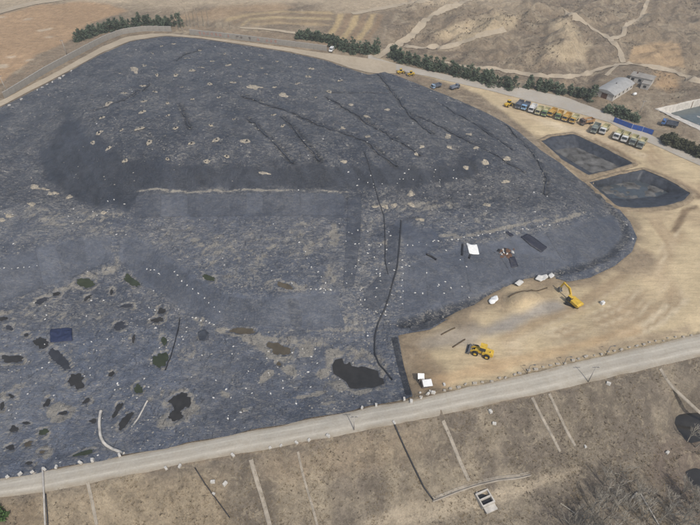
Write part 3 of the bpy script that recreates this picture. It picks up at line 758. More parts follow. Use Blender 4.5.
# outer slope: dry scrub, tawny in the left part
OUTP = [(-1500, 780), (-160, 530), (0, 497), (180, 465), (350, 434), (520, 398), (700, 357), (1500, 160), (3000, 700), (3000, 9990), (-3000, 9990)]
zone(OUTP, 1.5, (.158, .134, .107), .85, 1, 2)
omask = sstep(-2, 4, sdist(OUTP, px, py))
stk = fbm(X * 1.0 + Y * .25, Y * .22 - X * .05, 3.4, 4, 141) - .5
paint(omask * sstep(.0, .2, nz2 + nz * .7 + stk * .6) * .75, (.118, .101, .083), .9)
paint(omask * sstep(.02, .2, nz * .8 - nz2 * .5 + stk * .5) * .7, (.29, .245, .18), .5)
paint(omask * sstep(.08, .24, fbm(X, Y, 5, 4, 171) - .42 + stk * .3) * .3, (.31, .265, .195), .5)
zone([(30, 500), (180, 470), (230, 470), (240, 540), (20, 560)], 12, (.36, .29, .195), .6, .55, 30)
zone([(260, 455), (420, 425), (430, 450), (360, 475), (260, 485)], 10, (.34, .265, .18), .7, .4, 26)
zone([(350, 522), (400, 508), (440, 503), (520, 484), (580, 466), (576, 474), (520, 494), (440, 516), (380, 530)], 4, (.42, .35, .255), .2, .75, 14)
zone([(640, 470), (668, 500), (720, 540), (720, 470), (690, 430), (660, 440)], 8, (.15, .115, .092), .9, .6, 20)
zone([(-20, 500), (38, 497), (40, 540), (-20, 560)], 6, (.19, .148, .10), .8, .7, 14)
# lower where liner and pits lie on top
P_ = np.zeros(X.shape)
ls = sdist(LW, X, Y); Z = Z - 1.7 * sstep(.5, 2.2, ls)
for w in PITS:
    s = sdist(w, X, Y); Z = np.where(s > .15, Z - 6.5, Z)
for q in DARK_PATCHES:
    wq = cast(q)[:, :2]; s = sdist(wq, X, Y) + nz * 4; zt = float(H(wq[:, 0], wq[:, 1]).min()) - 1.3; kk = sstep(-4.5, .8, s); Z = Z * (1 - kk) + np.minimum(zt, Z) * kk
nx, ny = len(ax), len(ay)
i = np.arange((nx - 1) * (ny - 1)); r, c = i // (nx - 1), i % (nx - 1)
F = np.stack([r * nx + c, r * nx + c + 1, (r + 1) * nx + c + 1, (r + 1) * nx + c], 1)
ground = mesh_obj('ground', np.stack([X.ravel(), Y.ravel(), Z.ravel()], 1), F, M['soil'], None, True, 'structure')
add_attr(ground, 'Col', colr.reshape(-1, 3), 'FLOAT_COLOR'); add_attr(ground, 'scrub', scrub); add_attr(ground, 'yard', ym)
ground['label'] = 'dry brown earth, fields and scrub around the covered landfill'

# ------------------------------------------------------------------ liner
V, F = grid_fill(LW, .62, lambda x, y: x * 0)
x, y = V[:, 0], V[:, 1]
Z0, px, py, sm, dk, wet, amp, wr = liner_fields(x, y)
e = sstep(0, 3, sdist(LW, x, y))
V[:, 2] = Z0 + .14 + .3 * e + wr * e
dust = np.full(len(x), .26)
wob = fbm(x, y, 3.0, 4, 201) - .5
for (cx, cy, rx, ry, rot, st) in SILT:
    c_, s_ = math.cos(math.radians(rot)), math.sin(math.radians(rot))
    b = np.abs(px - cx) + np.abs(py - cy) < 2.4 * (rx + ry)
    dx, dy = px[b] - cx, py[b] - cy
    q = np.hypot((dx * c_ + dy * s_) / rx, (-dx * s_ + dy * c_) / ry)
    dust[b] = np.maximum(dust[b], .26 + (st - .26) * sstep(1.3, .7, q + wob[b] * 1.3))
for q_, _m in PUDDLE_POLY:
    b = (px > q_[:, 0].min() - 9) & (px < q_[:, 0].max() + 9) & (py > q_[:, 1].min() - 9) & (py < q_[:, 1].max() + 9)
    dust[b] = np.maximum(dust[b], .92 * sstep(-5.0, -.8, sdist(q_, px[b], py[b]) + wob[b] * 5))
folds = 1 - np.abs(2 * fbm(x * .8 + y * .6, y * .8 - x * .6, 3.6, 3, 31) - 1)
dust += .16 * sstep(.72, .5, folds) * amp
fk_ = fbm(x * .85 + y * .5, (y * .85 - x * .5) * 1.9, 2.6, 3, 221); fz = fbm(x, y, 18, 3, 231)
up = sstep(215, 195, py); lowb0 = sstep(318, 345, py) * sstep(395, 380, px)
dust = dust * (1 - .35 * up) + (.3 - .12 * up - .16 * lowb0) * sstep(.54, .7, fk_) * sstep(.3, .6, fz) * (1 - wet)
dust = dust * (1 - .95 * dk) * (1 - .6 * sm)
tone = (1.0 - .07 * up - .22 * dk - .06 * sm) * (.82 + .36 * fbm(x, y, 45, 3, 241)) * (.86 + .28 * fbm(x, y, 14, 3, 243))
lowb = sstep(318, 345, py) * sstep(395, 380, px)                # the floor of the basin is dustier and greyer
strk = fbm((x + y * .7) * .9, (y - x * .7) * .12, 2.2, 3, 251) - .5
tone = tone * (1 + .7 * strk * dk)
ledge = np.interp(px, [130, 150, 190, 240, 300, 345, 420], [192, 191, 193.5, 191.5, 192, 193, 190]) + wob * 3
dust = np.maximum(dust, .95 * sstep(1.9, .5, np.abs(py - ledge)) * sstep(132, 140, px) * sstep(425, 380, px) * sstep(.3, .5, fbm(x, y, 12, 3, 261)))
tone = tone + .5 * lowb * sstep(215, 170, px) + .1 * lowb + .5 * sstep(200, 225, py)
fleck = np.clip((.56 - .17 * lowb - .14 * up) * (1 - .8 * sm) * (1 - .92 * dk), 0, 1)
SEAMS = [[(379, 74.6), (388, 88), (399, 102), (410, 115), (421, 126), (432, 134)], [(243, 95), (262, 104), (293, 114), (327, 128), (362, 140), (396, 167)], [(248, 119), (272, 140), (293, 164)],
         [(283, 117), (300, 136), (320, 162)], [(327, 98), (365, 122), (420, 155)], [(327, 93), (386, 95)], [(180, 104), (190, 129)], [(419, 118), (476, 145), (523, 172)], [(505, 125), (530, 150), (546, 176), (546, 195)],
         [(95, 112), (125, 100), (150, 85)], [(176, 62), (186, 55), (200, 50)], [(440, 105), (480, 128), (512, 150)], [(585, 186), (606, 204), (624, 224), (626, 238), (610, 256), (590, 266), (560, 274), (530, 281)], [(402, 324), (420, 320), (442, 314), (470, 304), (492, 296)]]
for q_, _m in PUDDLE_POLY:
    b = (px > q_[:, 0].min() - 4) & (px < q_[:, 0].max() + 4) & (py > q_[:, 1].min() - 4) & (py < q_[:, 1].max() + 4)
    wm_ = sstep(-2.0, -.3, sdist(q_, px[b], py[b]) + wob[b] * 2); dust[b] *= 1 - .5 * wm_; tone[b] *= 1 - .4 * wm_
ditch = np.zeros(len(x))
for L_ in SEAMS:
    w = resample(cast(resample(L_, step=4)), step=3)[:, :2]
    b = (x > w[:, 0].min() - 6) & (x < w[:, 0].max() + 6) & (y > w[:, 1].min() - 6) & (y < w[:, 1].max() + 6)
    ditch[b] = np.maximum(ditch[b], sstep(1.9, .5, ldist(w, x[b], y[b]) + wob[b] * 1.2))
V[:, 2] -= .4 * ditch
w = resample(cast(resample([(402, 324), (420, 320), (442, 314), (470, 304), (492, 296), (520, 285), (545, 279)], step=4)), step=3)[:, :2]
d2 = sstep(2.6, .8, ldist(w, x, y) + wob * 1.6); V[:, 2] -= .8 * d2; ditch = np.maximum(ditch, d2)
tone = tone * (1 - .5 * ditch); dust = dust * (1 - .8 * ditch)
liner = mesh_obj('landfill_liner', V, F, M['liner'], None, True, 'structure')
liner['label'] = 'huge wrinkled black plastic liner covering the landfill mound and basin'
for nme, d in (('dust', dust), ('tone', tone), ('wrinkle', np.clip(amp, 0, 1)), ('fleck', fleck)): add_attr(liner, nme, d)

def conform(name, poly_px, mat, off=.2, step=.4, parent=None, kind=None, bumpy=.0, seed=0, base=None):
    w = cast(poly_px)[:, :2]
    base = base or liner_z
    g = grid_fill(w, step, lambda a, b: base(a, b) + off + bumpy * (fbm(a, b, 1.6, 3, seed) - .3))
    if g is None: return None
    return mesh_obj(name, g[0], g[1], mat, parent, True, kind)
for j_, L_ in enumerate(SEAMS[:12]):
    P = resample(cast(resample(L_, step=4)), step=1.3); P[:, 0] += (fbm(P[:, 1], P[:, 1] * 0, 5, 3, j_) - .5) * 2.2
    P[:, 2] = liner_z(P[:, 0], P[:, 1]) - .26
    tube('seam_fold', P, .34 if j_ in (0, 1, 2) else .27, M['seam'], liner, 6)
# stretched panels on the slopes, each its own sheet
PANELS = [([(348, 199), (362, 199), (360, 240), (354, 288), (343, 290), (346, 240)], .92, .12), ([(390, 226), (400, 228), (398, 262), (391, 286), (384, 300), (386, 262)], .9, .12), ([(137, 197), (161, 196), (161, 218), (134, 219)], .95, .15), ([(161.6, 196), (188, 195.5), (188, 217.6), (161.6, 218)], 1.25, .22), ([(188.6, 195.5), (246, 195), (246, 217), (188.6, 217.6)], .98, .16),
 ([(246.6, 195), (263, 195), (263, 217), (246.6, 217)], 1.2, .2), ([(263.6, 195), (300, 195), (300, 217), (263.6, 217)], .95, .15), ([(300.6, 195), (344, 195), (345, 217), (300.6, 217)], 1.08, .2),
 ([(-20, 267), (18, 258), (36, 252), (44, 288), (20, 298), (-20, 310)], 1.2, .25), ([(36.6, 252), (56, 246), (66, 282), (44.6, 288)], 1.45, .25), ([(56.6, 246), (84, 241), (88, 272), (66.6, 282)], 1.15, .22), ([(84.6, 241), (111, 239), (112, 262), (88.6, 272)], 1.3, .28),
 ([(124, 240), (140, 243), (166, 262), (152, 286), (124, 264)], 1.25, .2), ([(166.6, 262), (190, 277), (182, 308), (152.6, 286)], 1.1, .18), ([(190.6, 277), (214, 293), (228, 298), (222, 325), (198, 316), (182.6, 308)], 1.2, .2),
 ([(228.6, 298), (262, 301), (262, 327), (236, 327), (222.6, 325)], 1.05, .18), ([(262.6, 301), (287, 300), (291, 328), (262.6, 327)], 1.25, .18), ([(287.6, 300), (298, 299), (303, 328), (291.6, 328)], .95, .15), ([(298.6, 299), (335, 296), (346, 328), (303.6, 328)], 1.32, .24),
 ([(366, 290), (386, 268), (394, 272), (386, 300), (378, 312), (362, 308)], .8, .12), ([(391, 338), (397.4, 338), (404, 367), (412, 395), (405.5, 396), (397, 366)], .5, .05), ([(408, 328.5), (424, 324), (444, 318), (468, 308), (488, 300.5), (489, 297.5), (478, 304.5), (460, 311.5), (445, 319.8), (430, 328.5), (412, 332)], .55, .05),
 ([(404, 270), (424, 262), (428, 306), (404, 314)], 1.12, .2), ([(424.6, 262), (462, 252), (470, 296), (428.6, 306)], 1.2, .22), ([(462.6, 252), (496, 252), (512, 278), (484, 290), (470.6, 296)], 1.08, .2), ([(496.6, 252), (540, 258), (562, 262), (546, 272), (512.6, 278)], 1.15, .2),
 ([(545, 234), (580, 224), (612, 222), (620, 240), (598, 258), (562.6, 262)], 1.1, .2)]
for i, (q, tn, du) in enumerate(PANELS):
    w = cast(resample(np.array(q), step=6, closed=True))[:, :2]
    g = grid_fill(w, .7, lambda a, b: liner_z(a, b) + .10)
    p = mesh_obj('liner_panel', g[0], g[1], M['liner'], liner, True)
    n_ = len(g[0])
    add_attr(p, 'dust', np.full(n_, du * .6) + .1 * (fbm(g[0][:, 0], g[0][:, 1], 6, 3, 300 + i) - .3)); add_attr(p, 'tone', np.full(n_, 1.24 + (tn - 1.15) * .8 if i >= 8 and tn > .6 else 1.08 + (tn - 1) * .8 if i < 8 else tn)); add_attr(p, 'wrinkle', np.full(n_, .35)); add_attr(p, 'fleck', np.full(n_, .16))

# standing water on the liner
for i, (q, m) in enumerate(PUDDLE_POLY):
    o = conform('puddle', q, M[m], .07, .22, kind='structure')
    if o: o['label'] = 'shallow pool of rain water lying on the black liner'

# ------------------------------------------------------------------ roads and tracks
dam_u = [(-160, 505), (0, 479.5), (180, 445.5), (350, 411.8), (425, 397.5), (520, 376), (600, 357), (692, 336), (860, 297)]
dam_l = [(-160, 535), (0, 498), (40, 493), (180, 465), (350, 434), (520, 398.5), (700, 357), (860, 318)]
o = ribbon('dam_road', dam_u, dam_l, M['dam_road'], .10, 2.0, 9, edge=.35, seed=3); o['label'] = 'pale gravel road along the dam crest'
o = ribbon('perimeter_track', [(-120, 163), (0, 101.5), (60, 70.5), (100, 48), (125, 37.5), (150, 34), (172, 34), (220, 39), (270, 45.5), (330, 54), (372, 59), (396, 64.5)],
           [(-120, 171), (0, 107), (60, 76), (100, 54), (130, 41.2), (165, 35.9), (200, 38.4), (240, 44.3), (290, 52), (330, 61), (352, 69), (372, 73.5), (396, 74)], M['path'], .2, 3, 5, edge=.5, seed=9)
o['label'] = 'pale dirt track between the wall and the liner'
o = ribbon('back_road', [(368, 54), (388, 62), (430, 71.5), (480, 82), (518, 87), (566, 97.5), (618, 117), (650, 135), (700, 158.5), (860, 226)],
           [(368, 68), (388, 68.5), (430, 77), (480, 88.5), (518, 98), (566, 110), (610, 123), (649, 143), (700, 166), (860, 236)], M['back_road'], .13, 3, 6, edge=.5, seed=13)
o['label'] = 'grey concrete road behind the parked trucks'
TRACKS = [([(376, 58), (387.6, 51), (404, 42), (413, 35), (420, 27), (425, 20.6), (443, 10), (466, 1), (490, -8)], 5.5), ([(404, 46.5), (420, 48), (443, 47.6), (463, 42), (484, 35), (505, 30)], 4),
          ([(440, 62), (468, 67), (494, 69), (520, 73.5), (551, 77), (577, 76.5), (602, 69), (623, 63.8), (648, 66), (674, 72), (700, 82), (760, 108)], 3.6),
          ([(565, 11.6), (582, 20.6), (597, 32), (610, 38.6), (620, 50), (623, 63)], 4.2), ([(610, 38.6), (623, 36), (625, 26), (641, 18), (648, 0), (652, -10)], 3.4), ([(240, 28), (270, 30), (300, 34), (330, 40)], 3.0),
          ([(-60, 32), (0, 12), (31, 4), (62, -1), (110, -9)], 9), ([(352, 14), (380, 9), (410, 3), (450, -4)], 5), ([(606, 76), (612, 70), (618, 65)], 2.6)]
for i, (p, w) in enumerate(TRACKS):
    o = line_ribbon('dirt_path', p, w * .8, M['path'], .28, edge=.7, seed=400 + 7 * i); o['label'] = 'pale dirt track winding over the dry hills'

# ------------------------------------------------------------------ lined pits and the concrete basin
def pit(name, rim_px, floor_px, depth, wall_m, floor_m, label, lip=1.0, bund=1, water=None, wm=None):
    rim = resample(cast(rim_px)[:, :2], n=96, closed=True); zr = float(np.mean(H(rim[:, 0], rim[:, 1])))
    fl = resample(plane_hit(floor_px, zr - depth), n=96, closed=True)
    k = np.argmin(np.hypot(*(fl - rim[0]).T)); fl = np.roll(fl, -k, 0)
    c = rim.mean(0); out = rim + (rim - c) / np.linalg.norm(rim - c, axis=1)[:, None] * lip
    out += (RNG.random(out.shape) - .5) * .5
    rows = [np.column_stack([out, H(out[:, 0], out[:, 1]) + .05])]
    rows.append(np.column_stack([rim, H(rim[:, 0], rim[:, 1]) + .28]))
    for t in np.linspace(0, 1, 9)[1:]:
        p = rim * (1 - t) + fl * t
        z = (H(rim[:, 0], rim[:, 1]) + .28) * (1 - t) + (zr - depth) * t
        rows.append(np.column_stack([p, z + (fbm(p[:, 0], p[:, 1], 1.8, 3, 71) - .5) * 1.2 * (1 if t < 1 else 0)]))
    V = np.vstack(rows); n = 96; nr = len(rows)
    i = np.arange((nr - 1) * n); r, q = i // n, i % n
    F = np.stack([r * n + q, r * n + (q + 1) % n, (r + 1) * n + (q + 1) % n, (r + 1) * n + q], 1)
    root = thing(name, label, 'pit', (0, 0, 0))
    w = mesh_obj('pit_wall', V, F, wall_m, root, True)
    if bund:
        nb = 110; rb = resample(rim, n=nb, closed=True); dr_ = (rb - c) / np.linalg.norm(rb - c, axis=1)[:, None]
        BR = []
        for o_, z_ in ((.35, .3), (.8, .42), (1.3, .6), (1.9, .45), (2.7, .05), (3.2, -.3)):
            p_ = rb + dr_ * (o_ + (fbm(np.arange(nb) * 1.0, np.full(nb, o_), 3, 3, 91)[:, None] - .5) * (1.2 if o_ > 1 else .5))
            BR.append(np.column_stack([p_, H(p_[:, 0], p_[:, 1]) + z_ * (.5 + fbm(p_[:, 0], p_[:, 1], 2, 3, 93)) + .02]))
        i_ = np.arange(5 * nb); r_, q_ = i_ // nb, i_ % nb
        mesh_obj('earth_bund', np.vstack(BR), np.stack([r_ * nb + q_, (r_ + 1) * nb + q_, (r_ + 1) * nb + (q_ + 1) % nb, r_ * nb + (q_ + 1) % nb], 1), M['spoil'], root, True)
    g = grid_fill(fl + (fl - fl.mean(0)) * .03, .6, lambda a, b: zr - depth + .05 + (fbm(a, b, 4, 4, 81) - .5) * .9)
    mesh_obj('pit_floor', g[0], g[1], floor_m, root, True)
    return root, zr, fl
r1, z1, f1 = pit('lined_pit', POND1, POND1F, 3.0, M['pit_liner'], M['silt'], 'black lined pit with a dry silty floor beside the mound')
r2, z2, f2 = pit('lined_pit', POND2, POND2F, 3.2, M['pit_liner'], M['silt'], 'black lined pit with shallow water on its floor')
g = grid_fill(f2 + (f2 - f2.mean(0)) * .02, .6, lambda a, b: a * 0 + z2 - 3.2 + .06)
w_ = mesh_obj('pit_water', g[0], g[1], M['pit_water'], None, True, 'structure'); w_['label'] = 'shallow dark water on the floor of the lined pit'
r3, z3, f3 = pit('concrete_basin', BASIN, BASINF, 1.5, M['pale_conc'], M['concrete'], 'large basin with sloping pale concrete sides holding green-grey water', .6, 0)
r3['category'] = 'basin'
g = grid_fill(f3 + (f3 - f3.mean(0)) * .02, 1.0, lambda a, b: a * 0 + z3 - 1.2)
w_ = mesh_obj('basin_water', g[0], g[1], M['basin_water'], None, True, 'structure'); w_['label'] = 'green-grey water in the concrete basin'
for q in DARK_PATCHES:
    w = cast(q)[:, :2]; g = grid_fill(w + (w - w.mean(0)) * .3, .5, lambda a, b: a * 0 + float(H(w[:, 0], w[:, 1]).min()) - .75)
    o = mesh_obj('dark_patch', g[0], g[1], M['puddle'], None, True, 'structure'); o['label'] = 'dark flat patch in the gully below the dam'  # flat dark sheet sunk in the gully, sharing the puddle material

# ------------------------------------------------------------------ gas vents and sand on the mound
VENTS = [(176, 129), (193, 101), (201, 69), (212, 62), (174, 45), (176, 76), (188, 60), (192, 72), (200, 51), (219, 98), (228, 66), (234, 84), (266, 76), (262, 70), (247, 61), (261, 57), (225, 55), (277, 62), (297, 85.5), (308, 78),
         (316, 98), (329, 93), (283, 127), (273, 116), (234, 120), (211, 127), (275, 89), (145, 66), (153, 55), (157, 76), (143, 86), (109, 105), (103, 120), (144, 102), (143, 113), (125, 94), (155, 93), (168, 105), (168, 117),
         (141, 130), (162, 48), (122, 131), (109, 149), (126, 162), (168, 161), (100, 135), (150, 144), (93, 144), (192, 145), (206, 162), (217, 142), (247, 143), (227, 158), (240, 77), (290, 68), (312, 70), (340, 82), (120, 74), (182, 88), (210, 86)]
def lumpy_ring(seed, r0, r1, h):
    rg = np.random.default_rng(seed); n = 26; a = np.linspace(0, 2 * math.pi, n, endpoint=False)
    k = 1 + .2 * sum(rg.uniform(-1, 1) * np.sin(m * a + rg.uniform(0, 6)) for m in (1, 2, 3, 5, 8))
    rows = [(r0, .05), (r0 * 1.15, h * .8), ((r0 + r1) / 2, h), (r1 * .9, h * .45), (r1, -.15)]
    V = np.vstack([np.stack([np.cos(a) * r * (k if j > 1 else 1), np.sin(a) * r * (k if j > 1 else 1), np.full(n, z) * (.8 + .4 * k if j in (1, 2) else 1)], 1) for j, (r, z) in enumerate(rows)])
    i = np.arange(4 * n); r, q = i // n, i % n
    return V, np.stack([(r + 1) * n + q, (r + 1) * n + (q + 1) % n, r * n + (q + 1) % n, r * n + q], 1)
protos = []
for sd in range(4):
    V, F = lumpy_ring(sd, .36, .95 + .2 * sd, .22)
    v = thing('gas_vent', 'capped gas vent pipe ringed by pale sand on the liner mound', 'gas vent', group='gas vents on the top of the mound')
    mesh_obj('sand_ring', V, F, M['sand'], v, True)
    MB().cyl((0, 0, -.3), (0, 0, .45), .16, n=10).cyl((0, 0, .45), (0, 0, .55), .24, .2, n=10).obj('vent_pipe', M['black'], v)
    MB().cyl((0, 0, .0), (0, 0, .1), .5, .42, n=12).obj('pipe_boot', M['black'], v)
    protos.append(v)
vp = cast(VENTS); vz = liner_z(vp[:, 0], vp[:, 1])
for i in range(len(VENTS)):
    o = protos[i] if i < 4 else copy_tree(protos[i % 4])
    e_ = 1.5; gxn = float(liner_z(vp[i:i+1, 0] + e_, vp[i:i+1, 1])[0] - liner_z(vp[i:i+1, 0] - e_, vp[i:i+1, 1])[0]) / (2 * e_); gyn = float(liner_z(vp[i:i+1, 0], vp[i:i+1, 1] + e_)[0] - liner_z(vp[i:i+1, 0], vp[i:i+1, 1] - e_)[0]) / (2 * e_)
    o.location = (vp[i, 0], vp[i, 1], vz[i]); o.rotation_euler = (Vector((-gxn, -gyn, 1)).to_track_quat('Z', 'Y').to_matrix() @ Matrix.Rotation(RNG.random() * 6.28, 3, 'Z')).to_euler()
    s_ = .55 + .5 * RNG.random(); o.scale = (s_ * 1.35, s_, .8)
    if VENTS[i][1] > 140: o['label'] = 'gas vent ringed by pale sand along the brow of the dark face'; o['group'] = 'gas vents along the brow of the dark face'
    elif VENTS[i][1] < 64: o['label'] = 'gas vent ringed by pale sand on the mound near the perimeter track'; o['group'] = 'gas vents near the perimeter track'
    else: o['label'] = 'gas vent ringed by pale sand in the middle of the mound top'; o['group'] = 'gas vents in the middle of the mound top'

SANDP = [(255, 89, 8, 2.4), (283, 96, 6, 2), (135, 71, 5, 3.2), (264, 174, 7, 1.6), (36, 189, 6, 2.6), (46, 190.5, 5, 2), (54, 195, 6, 2.6), (69.5, 198, 4.2, 3), (32, 205, 5, 3), (10, 217, 6, 2.6), (2.6, 221, 4, 2), (104, 213.6, 4, 1.8),
         (410.7, 196.3, 5, 3), (411, 206, 5, 2.6), (419.7, 220.8, 6, 2.4), (394, 207, 4, 2.8), (385, 208, 4.4, 2.6), (375, 208, 5, 2.4), (466, 169.3, 3.6, 2.8), (486.6, 206.4, 5, 2), (507, 160, 5, 2.4), (506, 182.7, 5.4, 2.2), (485, 163.4, 5, 2.4),
         (449, 148.5, 4, 1.6), (448, 137, 4, 2.4), (422, 146.7, 3.4, 2.2), (476, 149, 4, 1.6), (469, 135, 4, 1.5), (344, 163, 5, 2), (416, 155, 3, 1.3), (368, 138, 3.6, 1.6), (367, 119, 4, 1.5), (343, 129.4, 4, 1.5), (351, 107, 4, 1.4), (387, 112, 4, 1.3), (207, 162, 4, 2)]
for i, (x, y, rx, ry) in enumerate(SANDP):
    q = cast(blob_px(x, y, rx * .82, ry * .82, random.uniform(-5, 20), 700 + i, 60, .3))[:, :2]
    def zf(a, b, q=q, i=i):
        s = np.maximum(sdist(q, a, b), 0); m = max(s.max(), .2)
        return liner_z(a, b) + .02 + .3 * np.sqrt(s / m) * (.5 + fbm(a, b, 1.2, 3, i))
    g = grid_fill(q, .35, zf)
    o = mesh_obj('sand_heap', g[0], g[1], M['sand'], None, True)
    if x < 120 and y > 180: lb, gp = 'low heap of pale sand on the liner at the foot of the dark face', 'sand heaps at the foot of the dark face'
    elif x > 370 and y > 190: lb, gp = 'low heap of pale sand near the thin black pipe below the dark face', 'sand heaps near the thin pipe'
    elif x > 400: lb, gp = 'low heap of pale sand on the shoulder of the mound facing the pits', 'sand heaps on the shoulder facing the pits'
    elif rx >= 8: lb, gp = 'widest low heap of pale sand on top of the mound', None
    else: lb, gp = 'low heap of pale sand among seams and vents on the mound top', 'sand heaps on the mound top'
    tag(o, lb, 'sand heap', gp)

# sandbags in rows, every one its own
bagv = []; bagf = []
def bag_mesh(seed):
    rg = random.Random(seed); m = MB(); n = 8
    rows = [(.0, -.02, .75), (.0, .12, 1.0), (.0, .26, .8), (.0, .32, .3)]
    for _, z, k in rows:
        for j in range(n):
            a = 2 * math.pi * j / n; m.v.append((math.cos(a) * .45 * k * rg.uniform(.85, 1.15), math.sin(a) * .27 * k * rg.uniform(.85, 1.15), z))
    for r in range(3):
        for j in range(n): m.f.append((r * n + j, r * n + (j + 1) % n, (r + 1) * n + (j + 1) % n, (r + 1) * n + j))
    m.f.append(tuple(range(3 * n, 4 * n)))
    return m
bag_me = [bag_mesh(i).obj('sandbag', M['white_bag'], smooth=True) for i in range(4)]
bag_pts = []
for a, b, n in (((172, 273), (219, 313), 10), ((192, 319), (214, 326), 6), ((0, 270), (36, 267), 7), ((148, 269), (160, 275), 5), ((402, 262), (402, 305), 8), ((406, 247), (555, 226), 24), ((300, 246), (330, 292), 8), ((180, 345), (188, 330), 5), ((312, 291), (330, 290), 7)):
    for t in np.linspace(0, 1, n): bag_pts.append((a[0] + (b[0] - a[0]) * t + random.gauss(0, .9), a[1] + (b[1] - a[1]) * t + random.gauss(0, .7)))
for x0, y0, x1, y1, n in ((345, 230, 395, 320, 44), (400, 240, 470, 300, 16), (330, 170, 460, 190, 22), (60, 200, 130, 240, 12), (200, 340, 330, 420, 22), (20, 300, 160, 400, 24)):
    for _ in range(n): bag_pts.append((random.uniform(x0, x1), random.uniform(y0, y1)))
bw = cast(bag_pts); bz = liner_z(bw[:, 0], bw[:, 1])
for i in range(len(bag_pts)):
    o = bag_me[i] if i < 4 else bag_me[i % 4].copy()
    if i >= 4: COL.objects.link(o)
    o.location = (bw[i, 0], bw[i, 1], bz[i]); o.rotation_euler = (0, 0, random.uniform(0, 6.28)); s_ = random.uniform(.5, .95); o.scale = (s_, s_, s_)
    tag(o, 'small white sandbag weighing down the black liner', 'sandbag', 'sandbags on the liner')

# countless scraps and small bags strewn over the liner
def scatter_lumps(name, pts, zs, smin, smax, mat, label, seed, flat=.45, parent=None):
    rg = np.random.default_rng(seed); n = len(pts)
    base = np.array([(1, 0, 0), (.2, .9, .0), (-.9, .2, 0), (-.1, -1, 0), (.1, .1, 1)], float)
    V = np.repeat(base[None], n, 0) * (1 + (rg.random((n, 5, 3)) - .5) * .6)
    s = smin + (smax - smin) * rg.random(n) ** 2.2
    a = rg.random(n) * 6.283; el = .45 + rg.random(n) * .8
    x = V[..., 0] * s[:, None]; y = V[..., 1] * (s * el)[:, None]
    ca, sa = np.cos(a)[:, None], np.sin(a)[:, None]
    W = np.stack([x * ca - y * sa + pts[:, :1], x * sa + y * ca + pts[:, 1:2], V[..., 2] * (s * flat)[:, None] + zs[:, None] - .03], -1)
    f = np.array([(0, 1, 4), (1, 2, 4), (2, 3, 4), (3, 0, 4)])
    F = (np.arange(n)[:, None, None] * 5 + f[None]).reshape(-1, 3)
    o = mesh_obj(name, W.reshape(-1, 3), F, mat, parent, False, 'stuff')
    o['label'] = label; return o
def strewn(n, seed, low):
    rg = np.random.default_rng(seed)
    P = np.stack([rg.uniform(LW[:, 0].min(), LW[:, 0].max(), n), rg.uniform(LW[:, 1].min(), LW[:, 1].max(), n)], 1)
    P = P[sdist(LW, P[:, 0], P[:, 1]) > .8]
    Z, px, py, sm, dk, wet, amp, wr = liner_fields(P[:, 0], P[:, 1])
    w = (1 - .9 * sm) * (1 - .8 * dk) * (1 - wet) * sstep(.36, .62, fbm(P[:, 0], P[:, 1], 9, 3, seed)) * (.5 + .5 * low * sstep(315, 340, py))
    k = (rg.random(len(P)) < w) & (px > -60)
    P = P[k]; return P, liner_z(P[:, 0], P[:, 1])
P, Z = strewn(30000, 5, 1); scatter_lumps('pale_scraps', P, Z, .12, .42, M['tan_bag'], 'countless pale scraps and clods strewn over the black liner', 6, .35)
P, Z = strewn(4500, 8, .6); scatter_lumps('white_scraps', P, Z, .12, .46, M['white_bag'], 'countless small white scraps strewn over the black liner', 9, .5)

# pipes lying on the liner
for nm, p, r, m, lb in (('drain_pipe', [(364, 153), (368, 164), (373, 182), (378, 201), (384, 218), (385, 240), (385, 262), (388, 275)], .15, 'pipe_grey', 'thin black drain pipe running down the mound past the smooth strip'),
                        ('drain_pipe', [(401, 222), (399, 250), (397, 268), (391, 290), (385.7, 308), (378, 324), (374.6, 338), (374.6, 356), (379, 366), (386, 374), (392, 382)], .24, 'pipe_grey', 'thick black pipe curving down to the large dark puddle'),
                        ('hose', [(101.4, 412), (100, 428), (101.5, 438), (105, 445), (114, 450), (124, 454)], .36, 'pale_conc', 'pale curved hose lying on the basin liner near the road'),
                        ('hose', [(148, 402), (143, 412), (138, 420), (133, 428)], .22, 'pale_conc', 'short straight pale hose beside the narrow puddles'),
                        ('cable', [(180, 318), (179, 328), (177, 338), (172, 356), (166, 372)], .16, 'black', 'thin dark cable on the basin floor near green puddle')):
    P = resample(cast(resample(p, step=3)), step=1.2); P[:, 2] = liner_z(P[:, 0], P[:, 1]) + r * .7
    o = tube(nm, P, r, M[m]); tag(o, lb, 'pipe' if nm == 'drain_pipe' else nm)

